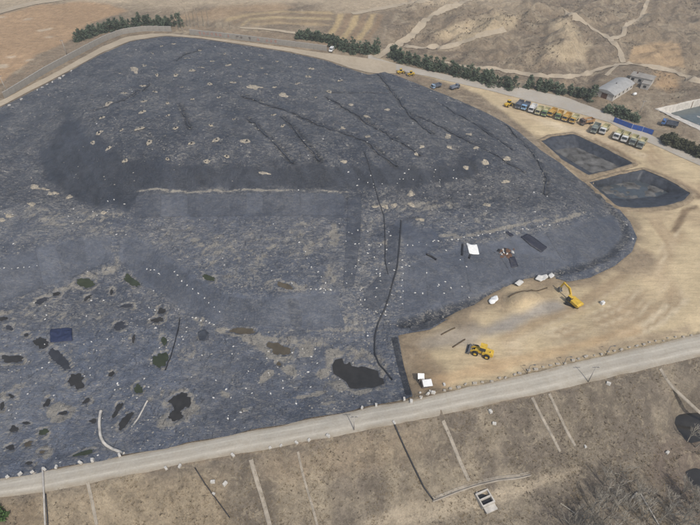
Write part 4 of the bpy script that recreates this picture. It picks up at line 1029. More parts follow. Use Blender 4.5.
# tarpaulins and sheets
for nm, q, m, lb in (('navy_tarpaulin', [(51, 331), (62, 330), (72.7, 329.4), (73.4, 342), (62, 343.4), (51.4, 344.4)], 'navy_tarp', 'dark navy tarpaulin spread flat among the basin puddles'),
                     ('white_sheet', [(466, 243.5), (471, 246), (476.5, 245.6), (479, 256), (474, 256), (469, 255)], 'white', 'bright white plastic sheet on the smooth flank'),
                     ('black_tarpaulin', [(520, 238), (527, 235), (536, 241), (547, 249), (541, 254), (530, 247)], 'black_tarp', 'long black tarpaulin lying on the flank beside the rubbish heap'),
                     ('black_tarpaulin', [(508, 259), (514, 258), (518, 268), (511, 269.5)], 'black_tarp', 'small black tarpaulin below the red rubbish heap'),
                     ('black_tarpaulin', [(505, 233), (508, 232), (514, 237), (511, 238)], 'black_tarp', 'very small black tarpaulin strip above the rubbish heap'),
                     ('grey_patch', [(198, 334), (206, 332), (210, 336), (206, 343), (200, 342)], 'pit_liner', 'dark liner patch at the corner of the basin slope'),
                     ('white_sheet', [(488, 302), (491, 298), (496, 297), (498, 301), (494, 305), (490, 306)], 'white', 'crumpled white sheet at the edge of the yard'),
                     ('pale_sheet', [(534, 281), (538, 277), (545, 276), (548, 279), (541, 283)], 'white_bag', 'larger crumpled pale sheet at the liner edge near the excavator'),
                     ('pale_sheet', [(547, 277), (551, 275), (554, 278), (550, 281)], 'white_bag', 'smaller crumpled pale sheet at the liner edge near the excavator'),
                     ('pale_sheet', [(513, 286), (519, 282), (524, 284), (518, 288)], 'white_bag', 'crumpled pale sheet on the liner edge between white sheet and excavator')):
    yard = nm == 'pale_sheet' or (nm == 'white_sheet' and q[0][1] > 280)
    o = conform(nm, np.array(q, float), M[m], .22, .28, bumpy=1.3 if yard else .3, seed=len(lb), base=(lambda a, b: np.maximum(liner_z(a, b) * 0 + H(a, b), H(a, b)) + .3) if yard else None)
    if o:
        md = o.modifiers.new('thickness', 'SOLIDIFY'); md.thickness = .05
        tag(o, lb, 'sheet' if 'sheet' in nm else ('patch' if 'patch' in nm else 'tarpaulin'))
for p, lb in (([(462.6, 245), (462, 251), (461.6, 257)], 'black pipe length beside the bright white sheet'), ([(470, 256), (468.6, 260)], 'short black pipe stub below the bright white sheet'),
              ([(426, 256), (431, 258), (436, 261.5)], 'black pipe length lying on the flank below sand heaps')):
    P = resample(cast(p), step=.8); P[:, 2] = liner_z(P[:, 0], P[:, 1]) + .25; tag(tube('pipe_length', P, .32, M['black']), lb, 'pipe')
rub = thing('rubbish_heap', 'heap of red and white rubbish on the mound flank', 'rubbish', (0, 0, 0))
for k, (m, n) in enumerate((('rust', 26), ('white_bag', 10), ('black', 22))):
    pts = cast([(505 + random.gauss(0, 3.2), 253.5 + random.gauss(0, 2.0)) for _ in range(n)])
    o = scatter_lumps('rag_pile', pts[:, :2], liner_z(pts[:, 0], pts[:, 1]) + .05, .3, 1.1, M[m], 'rags', 80 + k, .8, rub)
    del o['label']

# ------------------------------------------------------------------ trees
def leafy(rg, n, prof, size, h, squash=1.0):
    """many small leaf faces inside a crown whose radius follows prof(t)"""
    V = []; F = []
    nclump = max(12, n // 14); cl = []
    for _ in range(nclump):
        t = rg.random(); r = prof(t) * math.sqrt(rg.uniform(.25, 1.1)); a = rg.uniform(0, 6.283); cl.append((r * math.cos(a), r * math.sin(a), h * t))
    for _ in range(n):
        c = cl[rg.randrange(nclump)]; s = size * rg.uniform(.6, 1.4)
        p = Vector((c[0] + rg.gauss(0, size * .9), c[1] + rg.gauss(0, size * .9), c[2] + rg.gauss(0, size * .9 * squash)))
        d = Vector((rg.gauss(0, 1), rg.gauss(0, 1), rg.gauss(0, .7))).normalized(); e = d.cross(Vector((rg.gauss(0, 1), rg.gauss(0, 1), rg.gauss(0, 1)))).normalized()
        k = len(V); V += [p - d * s, p + e * s * .55, p + d * s, p - e * s * .55]; F.append((k, k + 1, k + 2, k + 3))
    return V, F
def conifer(seed, h, r, label, n=420):
    rg = random.Random(seed); t = thing('conifer', label, 'tree')
    m = MB().cyl((0, 0, -.4), (rg.uniform(-.1, .1), 0, h * .9), .16, .03, 6)
    for k in range(7):
        z = h * (.15 + .1 * k); a = k * 2.4; L = r * (1 - z / h) * .9; m.cyl((0, 0, z), (math.cos(a) * L, math.sin(a) * L, z + .1), .05, .02, 4)
    m.obj('trunk', M['bark'], t)
    lean = rg.uniform(.75, 1.1)
    V, F = leafy(rg, n, lambda q: r * lean * (min(1, q * 7 + .35)) * (1 - q) ** .62 + .12, .36, h)
    mesh_obj('crown', V, F, M['leaf'], t)
    return t
def bushy(seed, h, r, label, mat='leaf', n=420, name='broad_tree'):
    rg = random.Random(seed); t = thing(name, label, 'tree')
    m = MB().cyl((0, 0, -.4), (0, 0, h * .6), .15, .07, 6)
    for k in range(6):
        a = k * 1.9; m.cyl((0, 0, h * .25), (math.cos(a) * r * .7, math.sin(a) * r * .7, h * (.5 + .06 * k)), .06, .02, 4)
    m.obj('trunk', M['bark'], t)
    V, F = leafy(rg, n, lambda q: r * math.sin(min(1, q + .15) * 2.8) ** .6, .4, h)
    mesh_obj('crown', V, F, M[mat], t); return t
def poplar(seed, h, label):
    rg = random.Random(seed); t = thing('bare_poplar', label, 'tree')
    MB().cyl((0, 0, -.4), (0, 0, h), .14, .02, 6).obj('trunk', M['pale_bark'], t)
    m = MB()
    for k in range(46):
        z = h * rg.uniform(.15, .95); a = rg.uniform(0, 6.28); L = .55 * (1.1 - z / h) + .3
        m.cyl((0, 0, z), (math.cos(a) * L * .6, math.sin(a) * L * .6, z + L * 2), .035, .012, 3, False)
    m.obj('crown', M['leaf_grey'], t); return t

ROWS = [  # base line in the photo, count, rows, height, label, group, kind
 ([(77, 42), (90, 37), (108, 31), (125, 27.5), (145, 25.5), (172, 27)], 54, 5.6, 'dark conifer in the hedge behind the left wall beside brown field', 'conifers behind the left wall', 'c'),
 ([(297, 38.5), (310, 40), (325, 42), (337, 44)], 22, 4.6, 'dark conifer in the clump behind the long wall', 'conifers behind the long wall', 'c'),
 ([(334, 47), (345, 52), (360, 53.5), (378, 54)], 24, 6.2, 'tall dark conifer at the end of the wall before the junction', 'conifers at the junction', 'c'),
 ([(391, 58), (402, 62.5), (420, 67), (440, 72.5), (460, 77), (480, 82), (500, 87), (514, 90)], 64, 6.6, 'dark conifer in the long row beside the concrete road', 'conifers along the concrete road', 'c'),
 ([(527, 87), (540, 90), (555, 93), (572, 96), (592, 100)], 24, 5.2, 'dark conifer in the short row between the road and the warehouse', 'conifers near the warehouse', 'c'),
 ([(608, 112), (618, 116), (630, 121), (637, 122)], 11, 4.2, 'round dark green bush-like tree behind the blue panels', 'trees behind the blue panels', 'b'),
 ([(662, 142), (672, 145.5), (684, 151), (700, 157), (720, 166)], 26, 4.0, 'low bushy olive tree in the hedge beside the concrete road end', 'hedge trees by the basin', 'b')]
M['leaf_olive'] = leaf_material('olive_leaves', (.045, .052, .028), (.085, .085, .048))
for ri, (line, n, h, lb, gp, kd) in enumerate(ROWS):
    W = cast(resample(line, step=2)); W = resample(W, n=n)
    pr = [(conifer if kd == 'c' else bushy)(900 + 10 * ri + k, h * (.85 + .12 * k), h * (.34 if kd == 'c' else .5), lb, *(() if kd == 'c' else (('leaf_olive',) if ri == 6 else ('leaf',)))) for k in range(3)]
    for i in range(n):
        o = pr[i] if i < 3 else copy_tree(pr[i % 3])
        x, y = W[i, 0] + random.gauss(0, .9), W[i, 1] + (2.4 if i % 2 else 0) + random.gauss(0, .7)
        o.location = (x, y, float(H(x, y)) - .1); s_ = random.choice((.75, .9, .95, 1.0, 1.1)) * random.uniform(.92, 1.08); o.scale = (s_ * 1.12, s_ * 1.12, s_ * random.uniform(.8, 1.1)); o.rotation_euler = (0, 0, random.uniform(0, 6.28)); o['group'] = gp
pp = [poplar(60 + k, 8.5 + k, 'slim bare poplar standing by the gap between the walls') for k in range(3)]
for i, (x, y) in enumerate([(179, 30), (182.5, 31), (188, 27), (191, 27.5), (195, 27), (199, 27), (204, 26.5), (209, 26), (216, 28), (223, 29), (230, 30)]):
    o = pp[i] if i < 3 else copy_tree(pp[i % 3]); o.location = cast1(x, y); o.rotation_euler = (0, 0, i); o['group'] = 'poplars by the walls'
    if i > 7: o.scale = (.6, .6, .5)
for i, (x, y, s_) in enumerate([(181, 27, 1.1), (178, 24, .9)]):
    o = conifer(990 + i, 7, 2.2, 'tall dark conifer standing among the bare poplars'); o.location = cast1(x, y); o.scale = (s_,) * 3; o['group'] = 'conifers among the poplars'
o = bushy(77, 3.2, 2.0, 'bright green shrub below the dam road beside the grey pipes', 'leaf_green', 500, 'green_shrub'); o.location = cast1(-3, 520); o['category'] = 'shrub'

# bare trees below the dam
def bare_tree(seed, h, label):
    rg = random.Random(seed); t = thing('bare_tree', label, 'tree')
    tr = MB(); br = MB()
    def grow(p, d, L, r, lev):
        q = p + d * L
        (tr if lev == 0 else br).cyl(p, q, r, r * .62, 5 if lev < 2 else 3, False)
        if lev >= 4: return
        for k in range(3 if lev else 4):
            nd = (d + Vector((rg.gauss(0, .38), rg.gauss(0, .38), rg.gauss(.25, .2)))).normalized()
            grow(p + d * L * rg.uniform(.5, 1), nd, L * rg.uniform(.55, .8), r * .62, lev + 1)
    grow(Vector((0, 0, -.3)), Vector((rg.gauss(0, .06), rg.gauss(0, .06), 1)).normalized(), h * .38, .14, 0)
    tr.obj('trunk', M['pale_bark'], t); br.obj('branches', M['twig'], t); return t
bt = [bare_tree(40 + k, 8.0 + .6 * k, 'leafless pale grey tree in the thicket below the dam') for k in range(5)]
BT = [(583, 521), (592, 510), (574, 516), (603, 521), (611, 512), (620, 524), (628, 512), (640, 519), (650, 508), (660, 521), (667, 512), (615, 503), (600, 500), (676, 525), (684, 516), (690, 505), (696, 522), (654, 530), (632, 534), (590, 532), (566, 530), (610, 535), (682, 492), (698, 492), (696, 447), (688, 441)] + [(random.uniform(560, 712), random.uniform(478, 545)) for _ in range(34)]
for i, (x, y) in enumerate(BT):
    o = bt[i] if i < 5 else copy_tree(bt[i % 5]); o.location = cast1(x, y); s_ = random.uniform(.75, 1.15); o.scale = (s_,) * 3; o.rotation_euler = (0, 0, random.uniform(0, 6.28)); o['group'] = 'leafless thicket below the dam'

# dry grass and brush: uncountable
def tufts(name, n, seed, smin, smax, mat, label, dens, blades=5, hills=False):
    rg = np.random.default_rng(seed)
    P = plane_hit(np.stack([rg.uniform(-60, 760, n), rg.uniform(345, 590, n)], 1), -7.0) if not hills else np.stack([rg.uniform(0, 330, n), rg.uniform(230, 480, n)], 1)
    px, py = project(P[:, 0], P[:, 1], H(P[:, 0], P[:, 1]))
    s = sdist(OUTP if not hills else HILL, px, py); w = (s > (2 if not hills else 5)) * dens(P[:, 0], P[:, 1], px, py)
    bad = np.zeros(len(P), bool)
    for q in DARK_PATCHES: bad |= sdist(cast(q)[:, :2], P[:, 0], P[:, 1]) > -3.5
    P = P[(rg.random(n) < w) & ~bad]; n = len(P); Z = H(P[:, 0], P[:, 1])
    S_ = smin + (smax - smin) * rg.random(n) ** 1.8
    a = rg.random((n, blades)) * 6.283; tilt = .25 + rg.random((n, blades)) * .75
    bx = np.cos(a); by = np.sin(a); wv = .16
    b0 = np.stack([P[:, None, 0] - by * S_[:, None] * wv + bx * .1 * S_[:, None], P[:, None, 1] + bx * S_[:, None] * wv + by * .1 * S_[:, None], np.repeat(Z[:, None], blades, 1) - .05], -1)
    b1 = b0.copy(); b1[..., 0] += 2 * by * S_[:, None] * wv; b1[..., 1] -= 2 * bx * S_[:, None] * wv
    tp = np.stack([P[:, None, 0] + bx * tilt * S_[:, None] * 1.1, P[:, None, 1] + by * tilt * S_[:, None] * 1.1, Z[:, None] + S_[:, None] * (1.15 - .6 * tilt)], -1)
    V = np.stack([b0, b1, tp], 2).reshape(-1, 3); F = np.arange(len(V)).reshape(-1, 3)
    o = mesh_obj(name, V, F, mat, None, False, 'stuff'); o['label'] = label
tufts('dry_grass', 45000, 31, .18, .55, M['straw'], 'tawny dry grass on the outer slope of the dam', lambda x, y, px, py: sstep(.35, .65, fbm(x, y, 6, 3, 501)) * .9)
tufts('dry_brush', 30000, 33, .15, .7, M['brush'], 'grey-brown dry brush on the outer slope of the dam', lambda x, y, px, py: sstep(.45, .7, fbm(x, y, 9, 3, 511)) * (.3 + .7 * sstep(480, 640, px) * sstep(420, 460, py)), 7)

clear = lambda px, py: (np.hypot(px - 624, (py - 88) * 1.2) > 20) & (sdist([(650, 108), (720, 90), (830, 120), (790, 172), (700, 134)], px, py) < 0) & (sdist([(633, 47), (659, 42.5), (680, 43.5), (685, 68), (656, 67), (628, 62)], px, py) < 0)
trk_px = np.min([ldist(p, *project(GXX, GYY, HG)) for p, w in TRACKS], axis=0)
def on_track(x, y):
    i = np.clip(((x - GX0) / GS).astype(int), 0, NX - 1); j = np.clip(((y - GY0) / GS).astype(int), 0, NY - 1); return trk_px[j, i] < 3.0
tufts('hill_scrub', 26000, 35, .3, 1.2, M['brush'], 'low dry scrub dotted over the eroded hills', lambda x, y, px, py: sstep(.42, .62, fbm(x, y, 16, 4, 521)) * clear(px, py) * ~on_track(x, y), 6, True)

# ------------------------------------------------------------------ walls, buildings
def wall_run(name, base_px, h, label, panel, marks=None):
    W = resample(cast(resample(base_px, step=3)), step=panel)
    root = thing(name, label, 'wall', W[0])
    for k in range(len(W) - 1):
        a, b = Vector(W[k]), Vector(W[k + 1]); d = b - a; L = math.hypot(d.x, d.y); c = (a + b) / 2; ang = math.atan2(d.y, d.x)
        m = MB().box((0, 0, h / 2 - .4), (L - .06, .3, h + .8)).obj('panel', M['wall_grey'], root)
        m.location = c - Vector(W[0]); m.rotation_euler = (0, 0, ang)
        cp = MB().box((0, 0, h + .06), (L - .02, .42, .14)).obj('coping', M['concrete'], m)
        if marks and k in marks:
            q = MB(); rg = random.Random(k)
            for s_ in range(6):
                hz = rg.random() < .5; q.box((rg.uniform(-.5, .5), -.165, h * .55 + rg.uniform(-.6, .6)), (1.3 if hz else .22, .03, .22 if hz else 1.5))
            q.obj('painted_character', M[marks[k]], m)
    return root
wall_run('perimeter_wall', [(5, 98.5), (46, 73), (85, 51.5), (105, 41), (123, 34), (140, 31.6), (149, 31), (172, 31.5)], 2.8, 'weathered grey concrete wall beside the brown field, plain', 3.6)
wall_run('slogan_wall', [(190, 34.5), (215, 37), (245, 40.5), (270, 43.6), (300, 47.4), (327, 51)], 2.8, 'long weathered wall with faded red painted characters', 2.6, {k: ('faded_red' if k < 10 or k > 15 else 'dark_paint') for k in (2, 3, 4, 5, 6, 7, 9, 11, 12, 14, 16, 18, 19, 20)})

def frame_from(pxs):
    P = cast(pxs); return P
B_, C_, A_ = cast([(612, 101.5), (632, 88.5), (597, 94.5)])
L = math.hypot(*(C_ - B_)[:2]); Wd = math.hypot(*(A_ - B_)[:2]); ang = math.atan2(C_[1] - B_[1], C_[0] - B_[0])
wh = thing('warehouse', 'long grey warehouse with a curved roof and pale side wall', 'building', (*B_[:2], min(B_[2], C_[2])), ang)
hh = 3.2
MB().box((L / 2, Wd / 2, hh / 2 - .5), (L, Wd, hh + 1)).obj('wall', M['pale_conc'], wh)
arc = [(-.5 + (Wd + 1.0) * t, hh + .02 + 1.5 * math.sin(math.pi * t)) for t in np.linspace(0, 1, 11)]
rm = MB(); n_ = len(arc)
rm.v = [(-.4, y, z) for y, z in arc] + [(L + .4, y, z) for y, z in arc]
rm.f = [(i, i + 1, i + 1 + n_, i + n_) for i in range(n_ - 1)] + [tuple(range(n_ - 1, -1, -1)), tuple(range(n_, 2 * n_)), (0, n_, 2 * n_ - 1, n_ - 1)]
M['roof_sheet'] = plain('roof_sheet', (.33, .325, .31), .6, .4, .2, .6)
rf = rm.obj('roof', M['roof_sheet'], wh)
MB().cyl((L * .5, Wd / 2, hh + 1.4), (L * .5, Wd / 2, hh + 2.1), .3, n=10).obj('roof_vent', M['steel'], rf)
for k in range(5):
    w = MB().box((L * (k + .5) / 5, -.02, 1.9), (1.3, .1, .9)).obj('window', M['glass'], wh)
    MB().box((L * (k + .5) / 5, -.06, 1.4), (1.5, .16, .1)).obj('sill', M['concrete'], w)
d_ = MB().box((-.03, Wd / 2, 1.4), (.1, 3.0, 2.8)).obj('door', M['rust'], wh)
MB().box((-.1, Wd / 2 + .5, 1.3), (.06, .08, .3)).obj('handle', M['steel'], d_)

P1, P2 = cast([(628.5, 81.5), (650, 86.8)])
L = math.hypot(*(P2 - P1)[:2]); ang = math.atan2(P2[1] - P1[1], P2[0] - P1[0])
hb = thing('low_house', 'flat roofed low house with dark windows behind the warehouse', 'building', (*P1[:2], min(P1[2], P2[2])), ang)
D = 6.5; hh = 3.4
MB().box((L / 2, D / 2, hh / 2 - .5), (L, D, hh + 1)).obj('wall', M['pale_conc'], hb)
rf = MB().box((L / 2, D / 2, hh + .1), (L + .7, D + .7, .2)).obj('roof', M['wall_grey'], hb)
MB().box((L * .2, D * .7, hh + .55), (.6, .6, .8)).obj('chimney', M['rust'], rf)
for k in range(3):
    w = MB().box((L * (.14 + .33 * k), -.02, 1.9), (1.5, .1, 1.3)).obj('window', M['glass'], hb); MB().box((L * (.14 + .33 * k), -.07, 1.2), (1.8, .2, .12)).obj('sill', M['concrete'], w)
dr = MB().box((L * .64, -.03, 1.1), (1.1, .1, 2.2)).obj('door', M['rust'], hb); MB().box((L * .64 + .35, -.1, 1.1), (.1, .08, .1)).obj('handle', M['steel'], dr)
wg = MB().box((L - 1.9, -2.6, 1.1), (3.8, 5.0, 3.2)).obj('wing', M['concrete'], hb)
MB().box((L - 1.9, -2.7, 2.76), (4.2, 5.2, .15)).obj('wing_roof', M['wall_grey'], wg)
MB().box((L - 1.9, -5.12, 1.3), (1.4, .1, 1.1)).obj('window', M['glass'], wg)
for i, (x, y, lb) in enumerate([(625, 90, 'small rusty shed between the warehouse and low house'), (634, 95.5, 'small white tank on the ground by the warehouse')]):
    p = cast1(x, y); t = thing('shed' if i == 0 else 'water_tank', lb, 'shed' if i == 0 else 'tank', p, .5)
    if i == 0:
        MB().box((0, 0, 1), (2.6, 2, 2.4)).obj('wall', M['rust'], t); MB().prism([(-1.6, 2.2), (1.6, 2.2), (0, 2.9)], -1.2, 1.2).obj('roof', M['steel'], t); MB().box((0, -1.03, .9), (.8, .08, 1.8)).obj('door', M['dark_paint'], t)
    else:
        MB().cyl((-.9, 0, .8), (.9, 0, .8), .7, n=14).obj('drum', M['white'], t, True); MB().box((-.5, 0, .2), (.3, 1.1, .6)).obj('leg', M['steel'], t); MB().box((.5, 0, .2), (.3, 1.1, .6)).obj('leg', M['steel'], t)

# blue sheet fence
W = resample(cast([(613, 122), (631, 129), (641, 131.5), (652, 135)]), n=9)
bf = thing('blue_fence', 'bright blue sheet fence beside the concrete road', 'fence', W[0])
for k in range(8):
    a, b = W[k], W[k + 1]; d = b - a; ang = math.atan2(d[1], d[0]); L = math.hypot(d[0], d[1])
    m = MB().box((0, 0, 1.25), (L - .12, .06, 2.3))
    for j in range(5): m.box((-L / 2 + L * (j + .5) / 5, -.05, 1.25), (.12, .05, 2.2))
    o = m.obj('panel', M['blue_sheet'], bf); o.location = Vector((a + b) / 2 - W[0]); o.rotation_euler = (0, 0, ang)
for k in range(9):
    o = MB().box((0, 0, 1.2), (.12, .12, 2.9)).obj('post', M['steel'] if k not in (4, 6) else M['white'], bf); o.location = Vector(W[k] - W[0])

# ------------------------------------------------------------------ vehicles
def wheel(parent, x, y, r, w, mats):
    t = MB().cyl((0, -w / 2, 0), (0, w / 2, 0), r, n=14).obj('wheel', mats[0], parent, False); t.location = (x, y, r)
    MB().cyl((0, -w / 2 - .02, 0), (0, w / 2 + .02, 0), r * .5, n=10).obj('rim', mats[1], t)
    return t
PAINT = {}
def paint_mat(c):
    if c not in PAINT: PAINT[c] = plain('vehicle_paint', tuple(v * .8 + .05 for v in c), .65, .3, .4, .9)
    return PAINT[c]
def truck(px, heading, cab, bed, label, group=None, L=7.2, load=None):
    p = cast1(*px); t = thing('dump_truck', label, 'truck', (p[0], p[1], p[2] + .1), heading, group, L / 7.2)
    MB().box((0, 0, .85), (7.0, .9, .3)).box((3.2, 0, .6), (.25, 2.3, .4)).obj('chassis', M['steel'], t)
    cb = MB().prism([(1.75, .75), (3.5, .75), (3.55, 1.6), (3.25, 2.75), (1.75, 2.85)], -1.2, 1.2).obj('cab', paint_mat(cab), t, bevel=.06)
    MB().add([(3.56, -1.05, 1.68), (3.56, 1.05, 1.68), (3.30, 1.0, 2.6), (3.30, -1.0, 2.6)], [(0, 1, 2, 3)]).obj('windshield', M['glass'], cb)
    for s_ in (-1, 1):
        MB().box((2.75, s_ * 1.2, 2.1), (.9, .05, .7)).obj('side_window', M['glass'], cb)
        MB().box((3.56, s_ * .85, 1.0), (.06, .35, .2)).obj('headlight', M['white'], cb)
        MB().box((3.2, s_ * 1.4, 2.1), (.1, .25, .45)).obj('mirror', M['black'], cb)
    b = MB().box((-1.0, 0, 1.2), (4.9, 2.4, .16))
    for s_ in (-1, 1): b.box((-1.0, s_ * 1.2, 1.85), (4.9, .1, 1.3)); [b.box((-3.2 + 1.1 * j, s_ * 1.28, 1.85), (.12, .08, 1.3)) for j in range(5)]
    b.box((1.48, 0, 2.05), (.1, 2.5, 1.75)).box((1.85, 0, 2.95), (.8, 2.4, .08)).box((-3.48, 0, 1.8), (.1, 2.4, 1.2))
    bd = b.obj('cargo_bed', paint_mat(bed), t)
    if load:
        rg = random.Random(int(px[0])); q = MB(); n = 7
        for i in range(n):
            for j in range(4): q.v.append((-3.3 + 4.6 * i / (n - 1), -1.1 + 2.2 * j / 3, 1.5 + .7 * math.sin(math.pi * (i + .5) / n) * (1 if j in (1, 2) else .5) + rg.uniform(-.1, .1)))
        for i in range(n - 1):
            for j in range(3): q.f.append((i * 4 + j, i * 4 + j + 1, (i + 1) * 4 + j + 1, (i + 1) * 4 + j)[::-1])
        q.obj('load', load, bd, True)
    for x in (2.6, -1.5, -2.7):
        for s_ in (-1, 1): wheel(t, x, s_ * 1.02, .5, .34, (M['tyre'], M['steel']))
    return t
H0 = math.radians(236)
PY_, OY, GR, WH, LB, DB, GG = (.50, .46, .26), (.55, .33, .05), (.14, .22, .07), (.70, .70, .68), (.22, .42, .66), (.07, .09, .13), (.20, .23, .20)
TR = [((519, 107), DB, DB, 'dark blue grey dump truck beside the yellow machine in the parked row'), ((525, 108.5), LB, DB, 'dump truck with light blue cab in the parked row'), ((532, 110.8), WH, WH, 'all white dump truck in the parked row'),
      ((538.5, 113), PY_, PY_, 'pale yellow dump truck next to the all white one'), ((545, 114.5), GR, PY_, 'pale yellow dump truck with green cab next to orange one'), ((551.5, 115), OY, OY, 'orange yellow dump truck between two green cabbed trucks'),
      ((558.5, 117.5), GR, OY, 'green cabbed dump truck with orange yellow bed'), ((566, 119.5), OY, OY, 'orange yellow dump truck with white front bumper'), ((573.5, 121.5), OY, PY_, 'orange cabbed dump truck at the end of the long parked row')]
for i, (p, c, b, lb) in enumerate(TR): truck(p, H0 + random.uniform(-.1, .1), c, b, lb, 'dump trucks in the long parked row')
truck((586, 124), math.radians(200), (.10, .06, .04), (.42, .22, .07), 'rusty orange dump truck parked lengthwise between the two rows', load=M['sand'])
for i, (p, c, b, lb) in enumerate([((594.5, 131), GG, GG, 'dull grey dump truck in the second row beside the rusty orange truck'), ((603.5, 132), WH, PY_, 'white cabbed pale yellow dump truck beside the dull grey truck'), ((617, 137.5), WH, PY_, 'white cabbed dump truck with cream bed, third in the second row'),
                                   ((624.5, 140), WH, PY_, 'white cabbed dump truck with cream bed next to grey green truck'), ((632.5, 143), GG, PY_, 'grey green cabbed dump truck beside a white cabbed truck'), ((640.5, 146), GG, PY_, 'grey green cabbed dump truck at the far end of the second row')]):
    truck(p, H0 + random.uniform(-.09, .09), c, b, lb, 'dump trucks in the second parked row', 7.8)
truck((436, 88), math.radians(215), (.30, .42, .56), DB, 'pale blue small truck parked on the sand by the mound, brighter of two', L=6.0)
truck((454.5, 89), math.radians(30), DB, (.17, .2, .26), 'dull slate blue small truck parked on the sand by the mound', L=5.6)
truck((668.5, 126), math.radians(150), (.05, .16, .42), DB, 'bright blue cabbed truck parked beside the concrete basin', L=7)

def van(px, heading, label):
    p = cast1(*px); t = thing('white_van', label, 'van', (p[0], p[1], p[2] + .12), heading)
    b = MB().prism([(-2.4, .45), (2.3, .45), (2.4, 1.1), (1.6, 1.35), (1.1, 2.1), (-2.3, 2.15)], -.95, .95).obj('body', paint_mat(WH), t, bevel=.08)
    MB().add([(1.62, -.85, 1.4), (1.62, .85, 1.4), (1.15, .8, 2.05), (1.15, -.8, 2.05)], [(0, 1, 2, 3)]).obj('windshield', M['glass'], b)
    for s_ in (-1, 1):
        for x in (.5, -.9): MB().box((x, s_ * .95, 1.65), (1.1, .04, .55)).obj('side_window', M['glass'], b)
        MB().box((2.36, s_ * .7, .9), (.08, .3, .2)).obj('headlight', M['white'], b)
        for x in (1.5, -1.5): wheel(t, x, s_ * .85, .36, .24, (M['tyre'], M['steel']))
    return t
van((331.5, 51.5), math.radians(255), 'small white van parked at the end of the slogan wall')

def loader(px, heading, label, s=1.0, group=None):
    p = cast1(*px); t = thing('wheel_loader', label, 'loader', (p[0], p[1], p[2] + .05), heading, group, s)
    Y = M['yellow']
    MB().prism([(-3.0, .8), (-.3, .8), (-.3, 1.9), (-1.0, 2.1), (-2.9, 1.95), (-3.1, 1.5)], -.85, .85).obj('engine_body', Y, t, bevel=.06)
    cb = MB().prism([(-1.0, 2.0), (.5, 2.0), (.35, 3.3), (-.95, 3.3)], -.75, .75).obj('cab', M['glass'], t); MB().box((-.3, 0, 3.36), (1.7, 1.7, .12)).obj('cab_roof', Y, cb)
    MB().prism([(-.2, .7), (1.7, .7), (1.6, 1.5), (.4, 1.9), (-.2, 1.5)], -.5, .5).obj('front_frame', Y, t, bevel=.05)
    for s_ in (-1, 1):
        MB().prism([(.5, 1.55), (.7, 1.85), (2.1, 1.5), (3.0, .75), (2.8, .5), (1.9, 1.1)], s_ * .62 - .12, s_ * .62 + .12).obj('lift_arm', Y, t)
        for x in (1.35, -1.6): wheel(t, x, s_ * 1.05, .78, .55, (M['tyre'], Y))
    MB().add([(2.7, -1.4, .15), (2.7, 1.4, .15), (2.7, 1.4, 1.2), (2.7, -1.4, 1.2), (3.7, -1.4, .1), (3.7, 1.4, .1), (3.2, 1.4, 1.15), (3.2, -1.4, 1.15)], [(0, 4, 5, 1), (0, 1, 2, 3), (0, 3, 7, 4), (1, 5, 6, 2), (2, 6, 7, 3)]).obj('bucket', M['steel'], t)
    MB().cyl((-2.2, .5, 1.9), (-2.2, .5, 2.7), .08, n=8).obj('exhaust', M['steel'], t)
    return t
loader((480.5, 354), math.radians(158), 'yellow wheel loader standing alone on the sandy yard', 1.05)
loader((401, 73.4), math.radians(20), 'small yellow loader left by the road junction, one of two', .72, 'small yellow loaders by the junction')
loader((410.5, 75.6), math.radians(200), 'small yellow loader left by the road junction, one of two', .72, 'small yellow loaders by the junction')
loader((508.5, 106), math.radians(35), 'yellow wheel loader parked at the start of the truck row', .9)

def excavator(px, und, house, label):
    p = cast1(*px); t = thing('excavator', label, 'excavator', (p[0], p[1], p[2] + .04), 0)
    Y = M['yellow']
    for s_ in (-1, 1):
        tr = MB().prism([(-2.0, .25), (-1.7, 0), (1.7, 0), (2.0, .25), (2.0, .6), (1.7, .85), (-1.7, .85), (-2.0, .6)], s_ * 1.1 - .3, s_ * 1.1 + .3).obj('track', M['tyre'], t); tr.rotation_euler = (0, 0, und)
    f = MB().box((0, 0, .6), (2.2, 1.6, .5)).obj('undercarriage', M['steel'], t); f.rotation_euler = (0, 0, und)
    h = MB().box((-.5, 0, 1.55), (3.0, 2.5, 1.0)).obj('house', Y, t, bevel=.06); h.rotation_euler = (0, 0, house)
    MB().prism([(-2.1, 1.05), (-2.6, 1.15), (-2.75, 1.9), (-2.1, 2.1)], -1.25, 1.25).obj('counterweight', Y, h)
    cb = MB().prism([(.1, 1.3), (1.5, 1.3), (1.5, 2.2), (1.2, 2.95), (.1, 2.95)], .4, 1.3).obj('cab', M['glass'], h); 
    MB().box((.7, .85, 3.0), (1.5, 1.05, .12)).obj('cab_roof', Y, h)
    bm = MB().prism([(.9, 1.5), (1.3, 1.3), (2.9, 3.6), (5.0, 4.1), (5.1, 4.5), (2.6, 4.2)], -.55, -.15).obj('boom', Y, h)
    MB().prism([(4.8, 4.7), (5.3, 4.5), (5.9, 2.0), (5.5, 1.9)], -.52, -.18).obj('stick', Y, h)
    MB().prism([(5.5, 2.1), (6.0, 2.0), (6.3, 1.2), (5.7, .5), (4.9, .7), (5.3, 1.1)], -.85, .15).obj('bucket', M['steel'], h)
    MB().cyl((1.6, -.35, 1.6), (3.2, -.35, 3.6), .1, n=8).obj('hydraulic_ram', M['steel'], h)
    return t
excavator((572, 304), math.radians(150), math.radians(118), 'yellow excavator with raised arm digging at the liner edge')

